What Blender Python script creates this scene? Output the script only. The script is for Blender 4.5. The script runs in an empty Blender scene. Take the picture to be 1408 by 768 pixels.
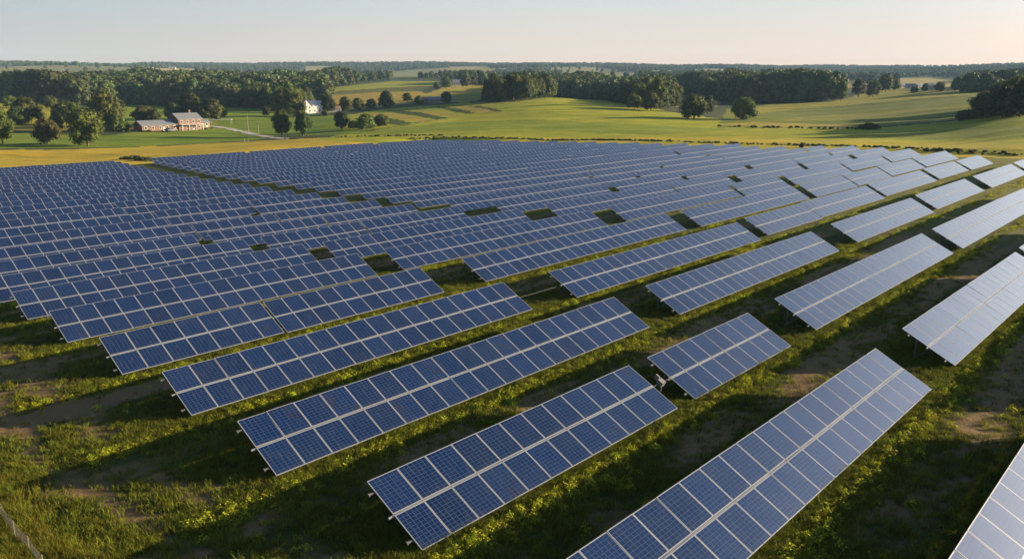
import bpy, math, random
import numpy as np
from mathutils import Vector
random.seed(7); rng = np.random.default_rng(11)
C = bpy.context.scene.collection
R = math.radians

# ------------------------------------------------------------------ camera, world, sun, exposure
F, HY, CAMZ = 1088.0, 115.0, 20.0            # focal length and horizon height in photo pixels, camera height
TH = math.atan((384 - HY) / F); CT, ST = math.cos(TH), math.sin(TH)
AZ = R(42.5)                                  # heading of the solar rows, clockwise from the view heading
cam = bpy.data.cameras.new('camera'); camo = bpy.data.objects.new('camera', cam); C.objects.link(camo)
camo.location = (0, 0, CAMZ); camo.rotation_euler = (math.pi/2 - TH, 0, 0)
cam.sensor_width = 36; cam.lens = 36 * F / 1408; cam.clip_start = 0.5; cam.clip_end = 30000
bpy.context.scene.camera = camo

SUN_EL, SUN_AZ = R(12.0), R(76.0)
w = bpy.data.worlds.new('World'); bpy.context.scene.world = w; w.use_nodes = True
nt = w.node_tree; bg = nt.nodes['Background']
sky = nt.nodes.new('ShaderNodeTexSky'); sky.sky_type = 'NISHITA'; sky.sun_disc = False
sky.sun_elevation = SUN_EL; sky.sun_rotation = SUN_AZ
sky.air_density = 1.0; sky.dust_density = 1.2; sky.ozone_density = 2.2; sky.altitude = 200
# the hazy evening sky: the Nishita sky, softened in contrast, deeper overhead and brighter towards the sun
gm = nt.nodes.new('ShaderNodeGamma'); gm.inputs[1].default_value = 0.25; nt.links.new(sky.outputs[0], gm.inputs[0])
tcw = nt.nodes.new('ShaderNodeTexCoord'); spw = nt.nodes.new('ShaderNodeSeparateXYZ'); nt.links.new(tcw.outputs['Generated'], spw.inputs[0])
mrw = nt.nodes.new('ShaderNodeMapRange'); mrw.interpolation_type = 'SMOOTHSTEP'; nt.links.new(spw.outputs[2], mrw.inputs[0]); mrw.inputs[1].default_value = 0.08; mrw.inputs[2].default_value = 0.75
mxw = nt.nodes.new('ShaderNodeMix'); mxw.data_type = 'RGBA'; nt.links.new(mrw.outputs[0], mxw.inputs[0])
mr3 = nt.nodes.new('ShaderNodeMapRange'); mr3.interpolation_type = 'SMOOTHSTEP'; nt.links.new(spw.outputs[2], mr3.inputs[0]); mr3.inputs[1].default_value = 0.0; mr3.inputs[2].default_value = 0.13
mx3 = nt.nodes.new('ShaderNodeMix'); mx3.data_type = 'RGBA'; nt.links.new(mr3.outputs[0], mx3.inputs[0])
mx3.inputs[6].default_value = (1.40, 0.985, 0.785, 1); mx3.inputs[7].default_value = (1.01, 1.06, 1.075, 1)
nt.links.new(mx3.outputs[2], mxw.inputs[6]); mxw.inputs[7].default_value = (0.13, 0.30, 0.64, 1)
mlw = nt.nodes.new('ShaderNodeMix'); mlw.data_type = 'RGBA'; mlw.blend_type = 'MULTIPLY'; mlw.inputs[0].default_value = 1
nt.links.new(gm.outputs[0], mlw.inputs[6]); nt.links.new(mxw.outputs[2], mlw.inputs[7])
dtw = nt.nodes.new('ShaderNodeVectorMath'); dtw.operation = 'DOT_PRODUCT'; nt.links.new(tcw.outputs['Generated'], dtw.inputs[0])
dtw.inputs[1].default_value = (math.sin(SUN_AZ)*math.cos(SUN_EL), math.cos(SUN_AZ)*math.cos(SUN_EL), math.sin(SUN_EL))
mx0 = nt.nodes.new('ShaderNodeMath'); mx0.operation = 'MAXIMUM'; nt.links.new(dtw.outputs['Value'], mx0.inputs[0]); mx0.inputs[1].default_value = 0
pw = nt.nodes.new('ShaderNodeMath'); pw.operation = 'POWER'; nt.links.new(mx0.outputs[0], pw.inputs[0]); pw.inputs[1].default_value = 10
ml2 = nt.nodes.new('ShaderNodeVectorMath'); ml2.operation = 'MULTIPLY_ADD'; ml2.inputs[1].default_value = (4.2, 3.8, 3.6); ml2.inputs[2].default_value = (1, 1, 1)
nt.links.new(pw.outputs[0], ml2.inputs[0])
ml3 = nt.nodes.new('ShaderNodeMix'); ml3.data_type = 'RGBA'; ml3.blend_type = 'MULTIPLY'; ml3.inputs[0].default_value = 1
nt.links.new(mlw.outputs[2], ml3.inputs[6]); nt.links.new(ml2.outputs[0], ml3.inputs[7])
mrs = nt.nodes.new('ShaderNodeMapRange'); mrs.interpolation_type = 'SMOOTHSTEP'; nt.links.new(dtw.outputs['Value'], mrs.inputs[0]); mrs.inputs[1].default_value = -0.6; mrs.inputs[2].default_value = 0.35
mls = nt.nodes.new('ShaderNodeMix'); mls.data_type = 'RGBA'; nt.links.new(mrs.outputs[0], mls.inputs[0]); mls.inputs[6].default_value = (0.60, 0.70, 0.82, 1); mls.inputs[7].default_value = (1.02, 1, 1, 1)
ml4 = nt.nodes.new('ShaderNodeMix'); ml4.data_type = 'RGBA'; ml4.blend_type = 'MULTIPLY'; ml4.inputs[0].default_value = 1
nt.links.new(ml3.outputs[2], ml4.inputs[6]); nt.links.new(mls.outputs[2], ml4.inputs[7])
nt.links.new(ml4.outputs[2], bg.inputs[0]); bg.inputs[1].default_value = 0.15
sl = bpy.data.lights.new('sun', 'SUN'); sl.energy = 5.0; sl.angle = R(0.53); sl.color = (1.0, 0.80, 0.52)
so = bpy.data.objects.new('sun', sl); C.objects.link(so)
sd = Vector((math.sin(SUN_AZ)*math.cos(SUN_EL), math.cos(SUN_AZ)*math.cos(SUN_EL), math.sin(SUN_EL)))
so.rotation_euler = sd.to_track_quat('Z', 'Y').to_euler()
vs = bpy.context.scene.view_settings
bpy.context.scene.display_settings.display_device = 'sRGB'
vs.view_transform = 'Standard'; vs.look = 'None'; vs.exposure = 1.7; vs.gamma = 1.0; vs.use_curve_mapping = False
cy = bpy.context.scene.cycles
cy.max_bounces = 6; cy.diffuse_bounces = 2; cy.glossy_bounces = 3; cy.transparent_max_bounces = 8
cy.volume_bounces = 1; cy.use_denoising = True

# ------------------------------------------------------------------ geometry of the place (u along rows, v across them)
DU = np.array([math.sin(AZ), math.cos(AZ)]); DV = np.array([math.cos(AZ), -math.sin(AZ)])
def uv2xy(u, v): return u*DU[0] + v*DV[0], u*DU[1] + v*DV[1]
def plane_h(X, Y):                            # gently falling plateau that carries the solar rows (z relative to camera)
    v = np.clip(X*DV[0] + Y*DV[1], -300, 40)
    return -16.3 - 2.25 + 0.03*(v + 15)
def sstep(a, b, x):
    t = np.clip((x - a)/(b - a), 0, 1); return t*t*(3 - 2*t)
DN = [200, 240, 280, 330, 360, 400, 450, 500, 560, 620, 700, 780, 900, 1050, 1250, 1600, 2000, 2600, 3300, 4300, 5600, 8000]
#        column: (distance of the back edge of the solar field, then sight-line heights of the ground beyond it)
PROF = {
 -400: (270, {330:222,360:214,400:207,450:200,500:192,560:182,620:172,700:160,780:150,900:140,1050:131,1250:122,1600:114,2000:108,2600:103,3300:97,4300:92,5600:91,8000:94}),
 0:   (285, {330:221,360:212,400:203,450:196,500:184,560:173,620:164,700:154,780:147,900:139,1050:131,1250:123,1600:114,2000:109,2600:103,3300:97,4300:92.5,5600:91,8000:94}),
 200: (295, {330:213,360:207,400:200.5,450:190,500:178,560:170,620:163,700:154,780:148.5,900:140,1050:131,1250:123,1600:114,2000:108,2600:102,3300:96,4300:91.5,5600:92,8000:94}),
 400: (312, {330:203,360:198,400:192,450:186,500:176,560:168,620:160,700:153,780:147,900:137,1050:128,1250:121,1600:113,2000:108,2600:101,3300:95,4300:91,5600:92,8000:94}),
 520: (330, {360:193,400:187,450:177,500:168,560:160,620:155,700:150,780:144.5,900:134,1050:124,1250:116.5,1600:111,2000:107,2600:101,3300:95,4300:91,5600:92,8000:94}),
 620: (340, {360:191,400:183,450:172,500:163,560:154,620:147.5,700:142.5,780:140,900:132,1050:123,1250:114,1600:110.5,2000:108,2600:102,3300:95,4300:90,5600:92,8000:94}),
 750: (325, {360:190,400:181,450:168,500:156,560:146,620:139,700:134.5,780:136,900:135,1050:130,1250:121,1600:114,2000:110,2600:103,3300:96,4300:91.5,5600:92,8000:94}),
 860: (305, {330:195,360:188,400:179,450:168,500:159,560:152,620:147,700:144.5,780:143,900:138,1050:131,1250:122,1600:115,2000:111,2600:104,3300:97,4300:92.5,5600:93,8000:95}),
 980: (290, {330:192,360:187,400:181,450:174,500:167,560:162.5,620:156,700:149,780:143,900:137,1050:130,1250:123,1600:116,2000:112,2600:106,3300:99,4300:93.5,5600:93,8000:95}),
 1150:(270, {280:205,330:192,360:187,400:181,450:176,500:170,560:165,620:158,700:148,780:140,900:134,1050:128,1250:122,1600:116,2000:112,2600:106,3300:100,4300:94,5600:93,8000:95}),
 1290:(250, {280:202,330:193,360:187,400:180,450:172.5,500:167,560:160,620:150,700:140,780:131,900:126,1050:122,1250:119,1600:115,2000:111,2600:105,3300:98,4300:92.5,5600:92,8000:94}),
 1400:(245, {280:200,330:184,360:176,400:166,450:157.5,500:156,560:150,620:144,700:136,780:129,900:124,1050:120,1250:117,1600:113,2000:109,2600:103,3300:96,4300:90,5600:90,8000:94}),
 1700:(245, {280:200,330:184,360:174,400:164,450:155,500:152,560:148,620:142,700:135,780:129,900:124,1050:120,1250:117,1600:113,2000:109,2600:103,3300:96,4300:90,5600:90,8000:94}),
}
for pr in PROF.values():                        # a valley floor, then open hillsides that face the camera
    pr[1][1600] += 0.6; pr[1][2000] += 2.2; pr[1][2600] += 4.6; pr[1][3300] -= 0.8
def build_height_grid():
    cols = sorted(PROF); ca = np.array([math.atan(((x - 704)/F)/(CT + ST*0.18)) for x in cols])
    fineD = np.exp(np.linspace(math.log(150), math.log(8000), 700)); L = np.log(np.array([150.0] + DN))
    Z = np.zeros((len(cols), len(L)))
    for i, x in enumerate(cols):
        edge, pr = PROF[x]; a = ca[i]
        for j, D in enumerate([150.0] + DN):
            if D <= edge or int(D) not in pr:
                Z[i, j] = plane_h(D*math.sin(a), D*math.cos(a))
            else:
                y = (384 - pr[int(D)])/F
                Z[i, j] = D*(-ST + CT*y)*math.cos(a)/(CT + ST*y)
    # monotone-ish cubic along distance (finite-difference tangents), then along azimuth
    def hermite(xk, yk, x):
        h = np.diff(xk); d = np.diff(yk, axis=0)/h[:, None]
        m = np.zeros_like(yk); m[0] = d[0]; m[-1] = d[-1]
        same = d[:-1]*d[1:] > 0
        m[1:-1] = np.where(same, 2*d[:-1]*d[1:]/np.where(same, d[:-1] + d[1:], 1), 0)
        k = np.clip(np.searchsorted(xk, x) - 1, 0, len(xk) - 2)
        t = ((x - xk[k])/h[k])[:, None]; hk = h[k][:, None]
        return (2*t**3 - 3*t**2 + 1)*yk[k] + (t**3 - 2*t**2 + t)*hk*m[k] + (-2*t**3 + 3*t**2)*yk[k + 1] + (t**3 - t**2)*hk*m[k + 1]
    G = hermite(L, Z.T, np.log(fineD))            # (D, col)
    fa = np.linspace(ca[0], ca[-1], 500)
    def cubic(xk, yk, x):
        h = np.diff(xk); d = np.diff(yk, axis=0)/h[:, None]
        m = np.zeros_like(yk); m[0] = d[0]; m[-1] = d[-1]
        m[1:-1] = (d[:-1]*h[1:, None] + d[1:]*h[:-1, None])/(h[1:] + h[:-1])[:, None]
        k = np.clip(np.searchsorted(xk, x) - 1, 0, len(xk) - 2)
        t = ((x - xk[k])/h[k])[:, None]; hk = h[k][:, None]
        return (2*t**3 - 3*t**2 + 1)*yk[k] + (t**3 - 2*t**2 + t)*hk*m[k] + (-2*t**3 + 3*t**2)*yk[k + 1] + (t**3 - t**2)*hk*m[k + 1]
    G = cubic(ca, G.T, fa)                        # (az, D)
    return fa, np.log(fineD), G
GA, GL, GG = build_height_grid()
def vnoise(X, Y, s, seed):
    x, y = X/s + seed*17.3, Y/s - seed*9.1
    xi, yi = np.floor(x).astype(np.int64), np.floor(y).astype(np.int64); fx, fy = x - xi, y - yi
    fx, fy = fx*fx*(3 - 2*fx), fy*fy*(3 - 2*fy)
    def hsh(a, b):
        n = (a*374761393 + b*668265263 + seed*144665) & 0x7fffffff
        n = ((n ^ (n >> 13))*1274126177) & 0x7fffffff
        return ((n ^ (n >> 16)) & 0xffff)/32767.5 - 1
    return (hsh(xi, yi)*(1-fx) + hsh(xi+1, yi)*fx)*(1-fy) + (hsh(xi, yi+1)*(1-fx) + hsh(xi+1, yi+1)*fx)*fy
def H(X, Y):                                   # ground height (world z)
    X = np.asarray(X, float); Y = np.asarray(Y, float)
    D = np.hypot(X, Y); a = np.arctan2(X, Y)
    base = plane_h(X, Y)
    ia = np.clip((a - GA[0])/(GA[1] - GA[0]), 0, len(GA) - 1.001); il = np.clip((np.log(np.maximum(D, 1)) - GL[0])/(GL[1] - GL[0]), 0, len(GL) - 1.001)
    i, j = ia.astype(int), il.astype(int); fa, fl = ia - i, il - j
    g = (GG[i, j]*(1-fa) + GG[i+1, j]*fa)*(1-fl) + (GG[i, j+1]*(1-fa) + GG[i+1, j+1]*fa)*fl
    far = sstep(1150, 2200, D)
    g = g + far*(22*vnoise(X, Y, 800, 3) + 9*vnoise(X, Y, 300, 4))*(1 - 0.45*sstep(3000, 5000, D))
    u = X*DU[0] + Y*DU[1]; v = X*DV[0] + Y*DV[1]
    out = np.maximum(np.maximum(v*-1 - 269, u - 252 + np.maximum(0, (-v - 200))*0.15), 0)
    wt = sstep(0, 16, out)*sstep(190, 230, D)
    wt = np.where(np.abs(a) > 0.9, sstep(230, 330, D), wt)
    und = (0.55*vnoise(X, Y*8.0, 95, 81) + 0.35*vnoise(X, Y*6.0, 40, 82) + 1.3*vnoise(X, Y, 120, 83))*sstep(0, 60, out)*sstep(1500, 1000, D)
    g = g + und*sstep(230, 300, D)
    small = 0.05*vnoise(X, Y, 3.1, 1) + 0.04*vnoise(X, Y, 1.2, 2)
    bank = 0.9*sstep(8.5, 4.0, u)*sstep(-70, -45, v)*(1 - sstep(-5, 10, v))
    return base*(1 - wt) + g*wt + small*sstep(260, 120, D) + bank + CAMZ
def ray(px, py):
    x, y = (px - 704)/F, (384 - py)/F
    return np.array([x, CT + ST*y, -ST + CT*y])
def ground_at(px, py, far=6000):               # the spot on the terrain seen along a sight line
    r = ray(px, py); r = r/np.hypot(r[0], r[1])
    d = np.exp(np.linspace(math.log(15), math.log(far), 1500))
    z = CAMZ + d*r[2]; h = H(d*r[0], d*r[1])
    k = np.argmax(z < h)
    if not (z < h).any(): k = len(d) - 1
    k = max(k, 1); t = (z[k-1] - h[k-1])/max(1e-9, (z[k-1] - h[k-1]) - (z[k] - h[k])); dd = d[k-1] + t*(d[k] - d[k-1])
    return float(dd*r[0]), float(dd*r[1]), float(H(dd*r[0], dd*r[1])), float(dd)

# ------------------------------------------------------------------ node helpers and materials
def mat(name):
    m = bpy.data.materials.new(name); m.use_nodes = True
    return m, m.node_tree, m.node_tree.nodes['Principled BSDF']
def N(t, ty, **kw):
    n = t.nodes.new(ty)
    for k, v in kw.items():
        if k.startswith('i_'): n.inputs[int(k[2:])].default_value = v
        else: setattr(n, k, v)
    return n
def math_n(t, op, a, b=None):
    n = t.nodes.new('ShaderNodeMath'); n.operation = op
    for i, x in enumerate((a, b)):
        if x is None: continue
        if isinstance(x, (int, float)): n.inputs[i].default_value = x
        else: t.links.new(x, n.inputs[i])
    return n.outputs[0]
def mix_n(t, fac, a, b, mode='MIX'):
    n = t.nodes.new('ShaderNodeMix'); n.data_type = 'RGBA'; n.blend_type = mode
    for idx, x in ((0, fac), (6, a), (7, b)):
        if isinstance(x, (int, float)): n.inputs[idx].default_value = x
        elif isinstance(x, tuple): n.inputs[idx].default_value = (*x, 1)
        else: t.links.new(x, n.inputs[idx])
    return n.outputs[2]
def ramp(t, x, lo, hi):
    n = t.nodes.new('ShaderNodeMapRange'); n.interpolation_type = 'SMOOTHSTEP'
    t.links.new(x, n.inputs[0]); n.inputs[1].default_value = lo; n.inputs[2].default_value = hi
    return n.outputs[0]
def noise(t, vec, scale, detail=3, rough=0.55):
    n = t.nodes.new('ShaderNodeTexNoise'); n.inputs['Scale'].default_value = scale
    n.inputs['Detail'].default_value = detail; n.inputs['Roughness'].default_value = rough
    if vec is not None: t.links.new(vec, n.inputs['Vector'])
    return n.outputs[0]
def bump(t, h, strength, dist, bs):
    n = t.nodes.new('ShaderNodeBump'); n.inputs['Strength'].default_value = strength; n.inputs['Distance'].default_value = dist
    t.links.new(h, n.inputs['Height']); t.links.new(n.outputs[0], bs.inputs['Normal'])
def plain(name, col, rough=0.6, metal=0.0, var=0.15, scale=3.0, spec=0.5):
    m, t, b = mat(name)
    tc = N(t, 'ShaderNodeTexCoord'); nz = noise(t, tc.outputs['Object'], scale, 4)
    dark = tuple(c*(1 - var) for c in col); lite = tuple(min(1, c*(1 + var)) for c in col)
    t.links.new(mix_n(t, nz, dark, lite), b.inputs['Base Color'])
    b.inputs['Roughness'].default_value = rough; b.inputs['Metallic'].default_value = metal
    b.inputs['Specular IOR Level'].default_value = spec
    return m

M_frame = plain('anodised aluminium frame', (0.225, 0.235, 0.255), 0.42, 0.1, 0.06, 5)
M_steel = plain('galvanised steel', (0.13, 0.13, 0.13), 0.5, 0.35, 0.15, 6)
M_back = plain('panel backsheet', (0.55, 0.55, 0.55), 0.6, 0, 0.05, 2)
M_dark = plain('dull grey tube', (0.07, 0.07, 0.072), 0.8, 0, 0.1, 4, 0.2)
M_box = plain('junction box plastic', (0.14, 0.14, 0.14), 0.5, 0, 0.1, 8)

def glass_material(name, island):
    m, t, b = mat(name)
    uv = N(t, 'ShaderNodeUVMap'); sep = N(t, 'ShaderNodeSeparateXYZ'); t.links.new(uv.outputs[0], sep.inputs[0])
    def line(x, n, wdt):
        f = math_n(t, 'FRACT', math_n(t, 'MULTIPLY', x, n)); d = math_n(t, 'ABSOLUTE', math_n(t, 'SUBTRACT', f, 0.5))
        return ramp(t, d, 0.5 - wdt, 0.5 - wdt*0.45)
    lx, ly = line(sep.outputs[0], 6.0, 0.060), line(sep.outputs[1], 10.0, 0.075)
    grid = math_n(t, 'MAXIMUM', lx, ly)
    bus = math_n(t, 'MULTIPLY', line(math_n(t, 'ADD', sep.outputs[0], 0.04), 18.0, 0.10), 0.25)
    if island:
        g = N(t, 'ShaderNodeNewGeometry'); rnd = g.outputs['Random Per Island']
    else:
        oi = N(t, 'ShaderNodeObjectInfo'); rnd = oi.outputs['Random']
    tc = N(t, 'ShaderNodeTexCoord'); geo = N(t, 'ShaderNodeNewGeometry')
    big = noise(t, geo.outputs['Position'], 0.35, 3)
    cell = noise(t, geo.outputs['Position'], 3.0, 2)
    c1 = mix_n(t, rnd, (0.0006, 0.0056, 0.0290), (0.0022, 0.0125, 0.0560))
    c2 = mix_n(t, math_n(t, 'MULTIPLY', cell, 0.35), c1, (0.0015, 0.0100, 0.0480))
    gate = ramp(t, rnd, 0.76, 0.88)
    stain = math_n(t, 'MULTIPLY', ramp(t, noise(t, geo.outputs['Position'], 0.9, 4), 0.50, 0.68), gate)
    c3 = mix_n(t, math_n(t, 'MULTIPLY', stain, 0.55), c2, (0.012, 0.009, 0.010))
    c4 = mix_n(t, math_n(t, 'MULTIPLY', math_n(t, 'MAXIMUM', grid, bus), 0.50), c3, (0.060, 0.088, 0.125))
    mpd = N(t, 'ShaderNodeMapping'); t.links.new(uv.outputs[0], mpd.inputs[0]); mpd.inputs['Scale'].default_value = (9, 1.2, 1)
    vadd = N(t, 'ShaderNodeVectorMath', operation='ADD'); t.links.new(mpd.outputs[0], vadd.inputs[0]); t.links.new(geo.outputs['Position'], vadd.inputs[1])
    streak = ramp(t, noise(t, vadd.outputs[0], 1.0, 4), 0.48, 0.75)
    low = ramp(t, sep.outputs[1], 0.16, 0.0)
    dust = math_n(t, 'ADD', math_n(t, 'MULTIPLY', ramp(t, big, 0.3, 0.75), 0.05), math_n(t, 'ADD', math_n(t, 'MULTIPLY', streak, 0.11), math_n(t, 'MULTIPLY', low, 0.07)))
    t.links.new(mix_n(t, dust, c4, (0.10, 0.095, 0.09)), b.inputs['Base Color'])
    rg = N(t, 'ShaderNodeMapRange'); t.links.new(noise(t, geo.outputs['Position'], 1.3, 3), rg.inputs[0])
    rg.inputs[3].default_value = 0.13; rg.inputs[4].default_value = 0.26
    t.links.new(rg.outputs[0], b.inputs['Roughness'])
    b.inputs['IOR'].default_value = 1.52
    b.inputs['Coat Weight'].default_value = 0.7; b.inputs['Coat Roughness'].default_value = 0.10
    return m
M_glass = glass_material('photovoltaic glass', False); M_glass_far = glass_material('photovoltaic glass distant', True)

def foliage(name, c0, c1, trans=0.25):
    m, t, b = mat(name)
    g = N(t, 'ShaderNodeNewGeometry'); oi = N(t, 'ShaderNodeObjectInfo')
    a = mix_n(t, g.outputs['Random Per Island'], c0, c1)
    hsv = N(t, 'ShaderNodeHueSaturation'); t.links.new(a, hsv.inputs['Color'])
    t.links.new(math_n(t, 'ADD', math_n(t, 'MULTIPLY', oi.outputs['Random'], 0.05), 0.47), hsv.inputs['Hue'])
    t.links.new(math_n(t, 'ADD', math_n(t, 'MULTIPLY', oi.outputs['Random'], 0.85), 0.62), hsv.inputs['Value'])
    t.links.new(hsv.outputs[0], b.inputs['Base Color'])
    b.inputs['Roughness'].default_value = 0.75; b.inputs['Specular IOR Level'].default_value = 0.25
    if trans:
        tr = N(t, 'ShaderNodeBsdfTranslucent'); t.links.new(hsv.outputs[0], tr.inputs[0])
        ms = N(t, 'ShaderNodeMixShader'); ms.inputs[0].default_value = trans
        t.links.new(b.outputs[0], ms.inputs[1]); t.links.new(tr.outputs[0], ms.inputs[2])
        t.links.new(ms.outputs[0], t.nodes['Material Output'].inputs[0])
    return m
M_leaf = foliage('broadleaf foliage', (0.036, 0.056, 0.010), (0.098, 0.112, 0.016))
M_leaf_dark = foliage('dark oak foliage', (0.022, 0.038, 0.009), (0.055, 0.070, 0.014))
M_leaf_brown = foliage('bronze foliage', (0.036, 0.040, 0.010), (0.080, 0.072, 0.018))
M_leaf_far = foliage('woodland foliage', (0.026, 0.046, 0.014), (0.082, 0.100, 0.024), 0.15)
M_bark = plain('bark', (0.09, 0.07, 0.05), 0.9, 0, 0.3, 2)
M_grass = foliage('meadow grass', (0.070, 0.098, 0.006), (0.160, 0.160, 0.012), 0.35)
M_grass_dry = foliage('golden rough grass', (0.100, 0.115, 0.008), (0.22, 0.185, 0.018), 0.35)
M_weed = foliage('leafy weeds', (0.165, 0.215, 0.008), (0.400, 0.375, 0.016), 0.38)
M_scrub = foliage('scrub', (0.035, 0.045, 0.012), (0.085, 0.085, 0.025), 0.2)

# ------------------------------------------------------------------ mesh helpers
class MB:
    def __init__(s): s.v = []; s.f = []; s.m = []; s.uv = []
    def quad(s, a, b, c, d, mi=0, uv=None):
        k = len(s.v); s.v += [a, b, c, d]; s.f.append((k, k+1, k+2, k+3)); s.m.append(mi)
        s.uv += uv or [(0, 0), (1, 0), (1, 1), (0, 1)]
    def poly(s, pts, mi=0):
        k = len(s.v); s.v += list(pts); s.f.append(tuple(range(k, k + len(pts)))); s.m.append(mi); s.uv += [(0, 0)]*len(pts)
    def box(s, x0, x1, y0, y1, z0, z1, mi=0, T=None):
        p = [(x, y, z) for z in (z0, z1) for y in (y0, y1) for x in (x0, x1)]
        if T: p = [T(q) for q in p]
        k = len(s.v); s.v += p
        for f in ((0,2,3,1), (4,5,7,6), (0,1,5,4), (2,6,7,3), (0,4,6,2), (1,3,7,5)):
            s.f.append(tuple(k + i for i in f)); s.m.append(mi); s.uv += [(0, 0)]*4
    def bar(s, p, q, r0, r1=None, n=6, mi=0):
        r1 = r0 if r1 is None else r1; p, q = Vector(p), Vector(q); d = (q - p).normalized()
        a = d.orthogonal().normalized(); b = d.cross(a); k = len(s.v)
        for c, r in ((p, r0), (q, r1)):
            for i in range(n):
                t = 2*math.pi*i/n; s.v.append(tuple(c + a*(r*math.cos(t)) + b*(r*math.sin(t))))
        for i in range(n):
            j = (i + 1) % n; s.f.append((k+i, k+j, k+n+j, k+n+i)); s.m.append(mi); s.uv += [(0, 0)]*4
        s.f.append(tuple(k + n - 1 - i for i in range(n))); s.m.append(mi); s.uv += [(0, 0)]*n
        s.f.append(tuple(k + n + i for i in range(n))); s.m.append(mi); s.uv += [(0, 0)]*n
    def mesh(s, name, mats, uv=False):
        me = bpy.data.meshes.new(name); me.from_pydata(s.v, [], s.f); me.polygons.foreach_set('material_index', s.m)
        for m in mats: me.materials.append(m)
        if uv:
            l = me.uv_layers.new(name='UVMap'); l.data.foreach_set('uv', np.array(s.uv, 'f').ravel())
        me.update(); return me
def add(name, me, parent=None, loc=None, rot=None):
    o = bpy.data.objects.new(name, me); C.objects.link(o)
    if parent: o.parent = parent
    if loc is not None: o.location = loc
    if rot is not None: o.rotation_euler = rot
    return o
def tag(o, label=None, cat=None, group=None, kind=None):
    for k, v in (('label', label), ('category', cat), ('group', group), ('kind', kind)):
        if v: o[k] = v
    return o

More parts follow.
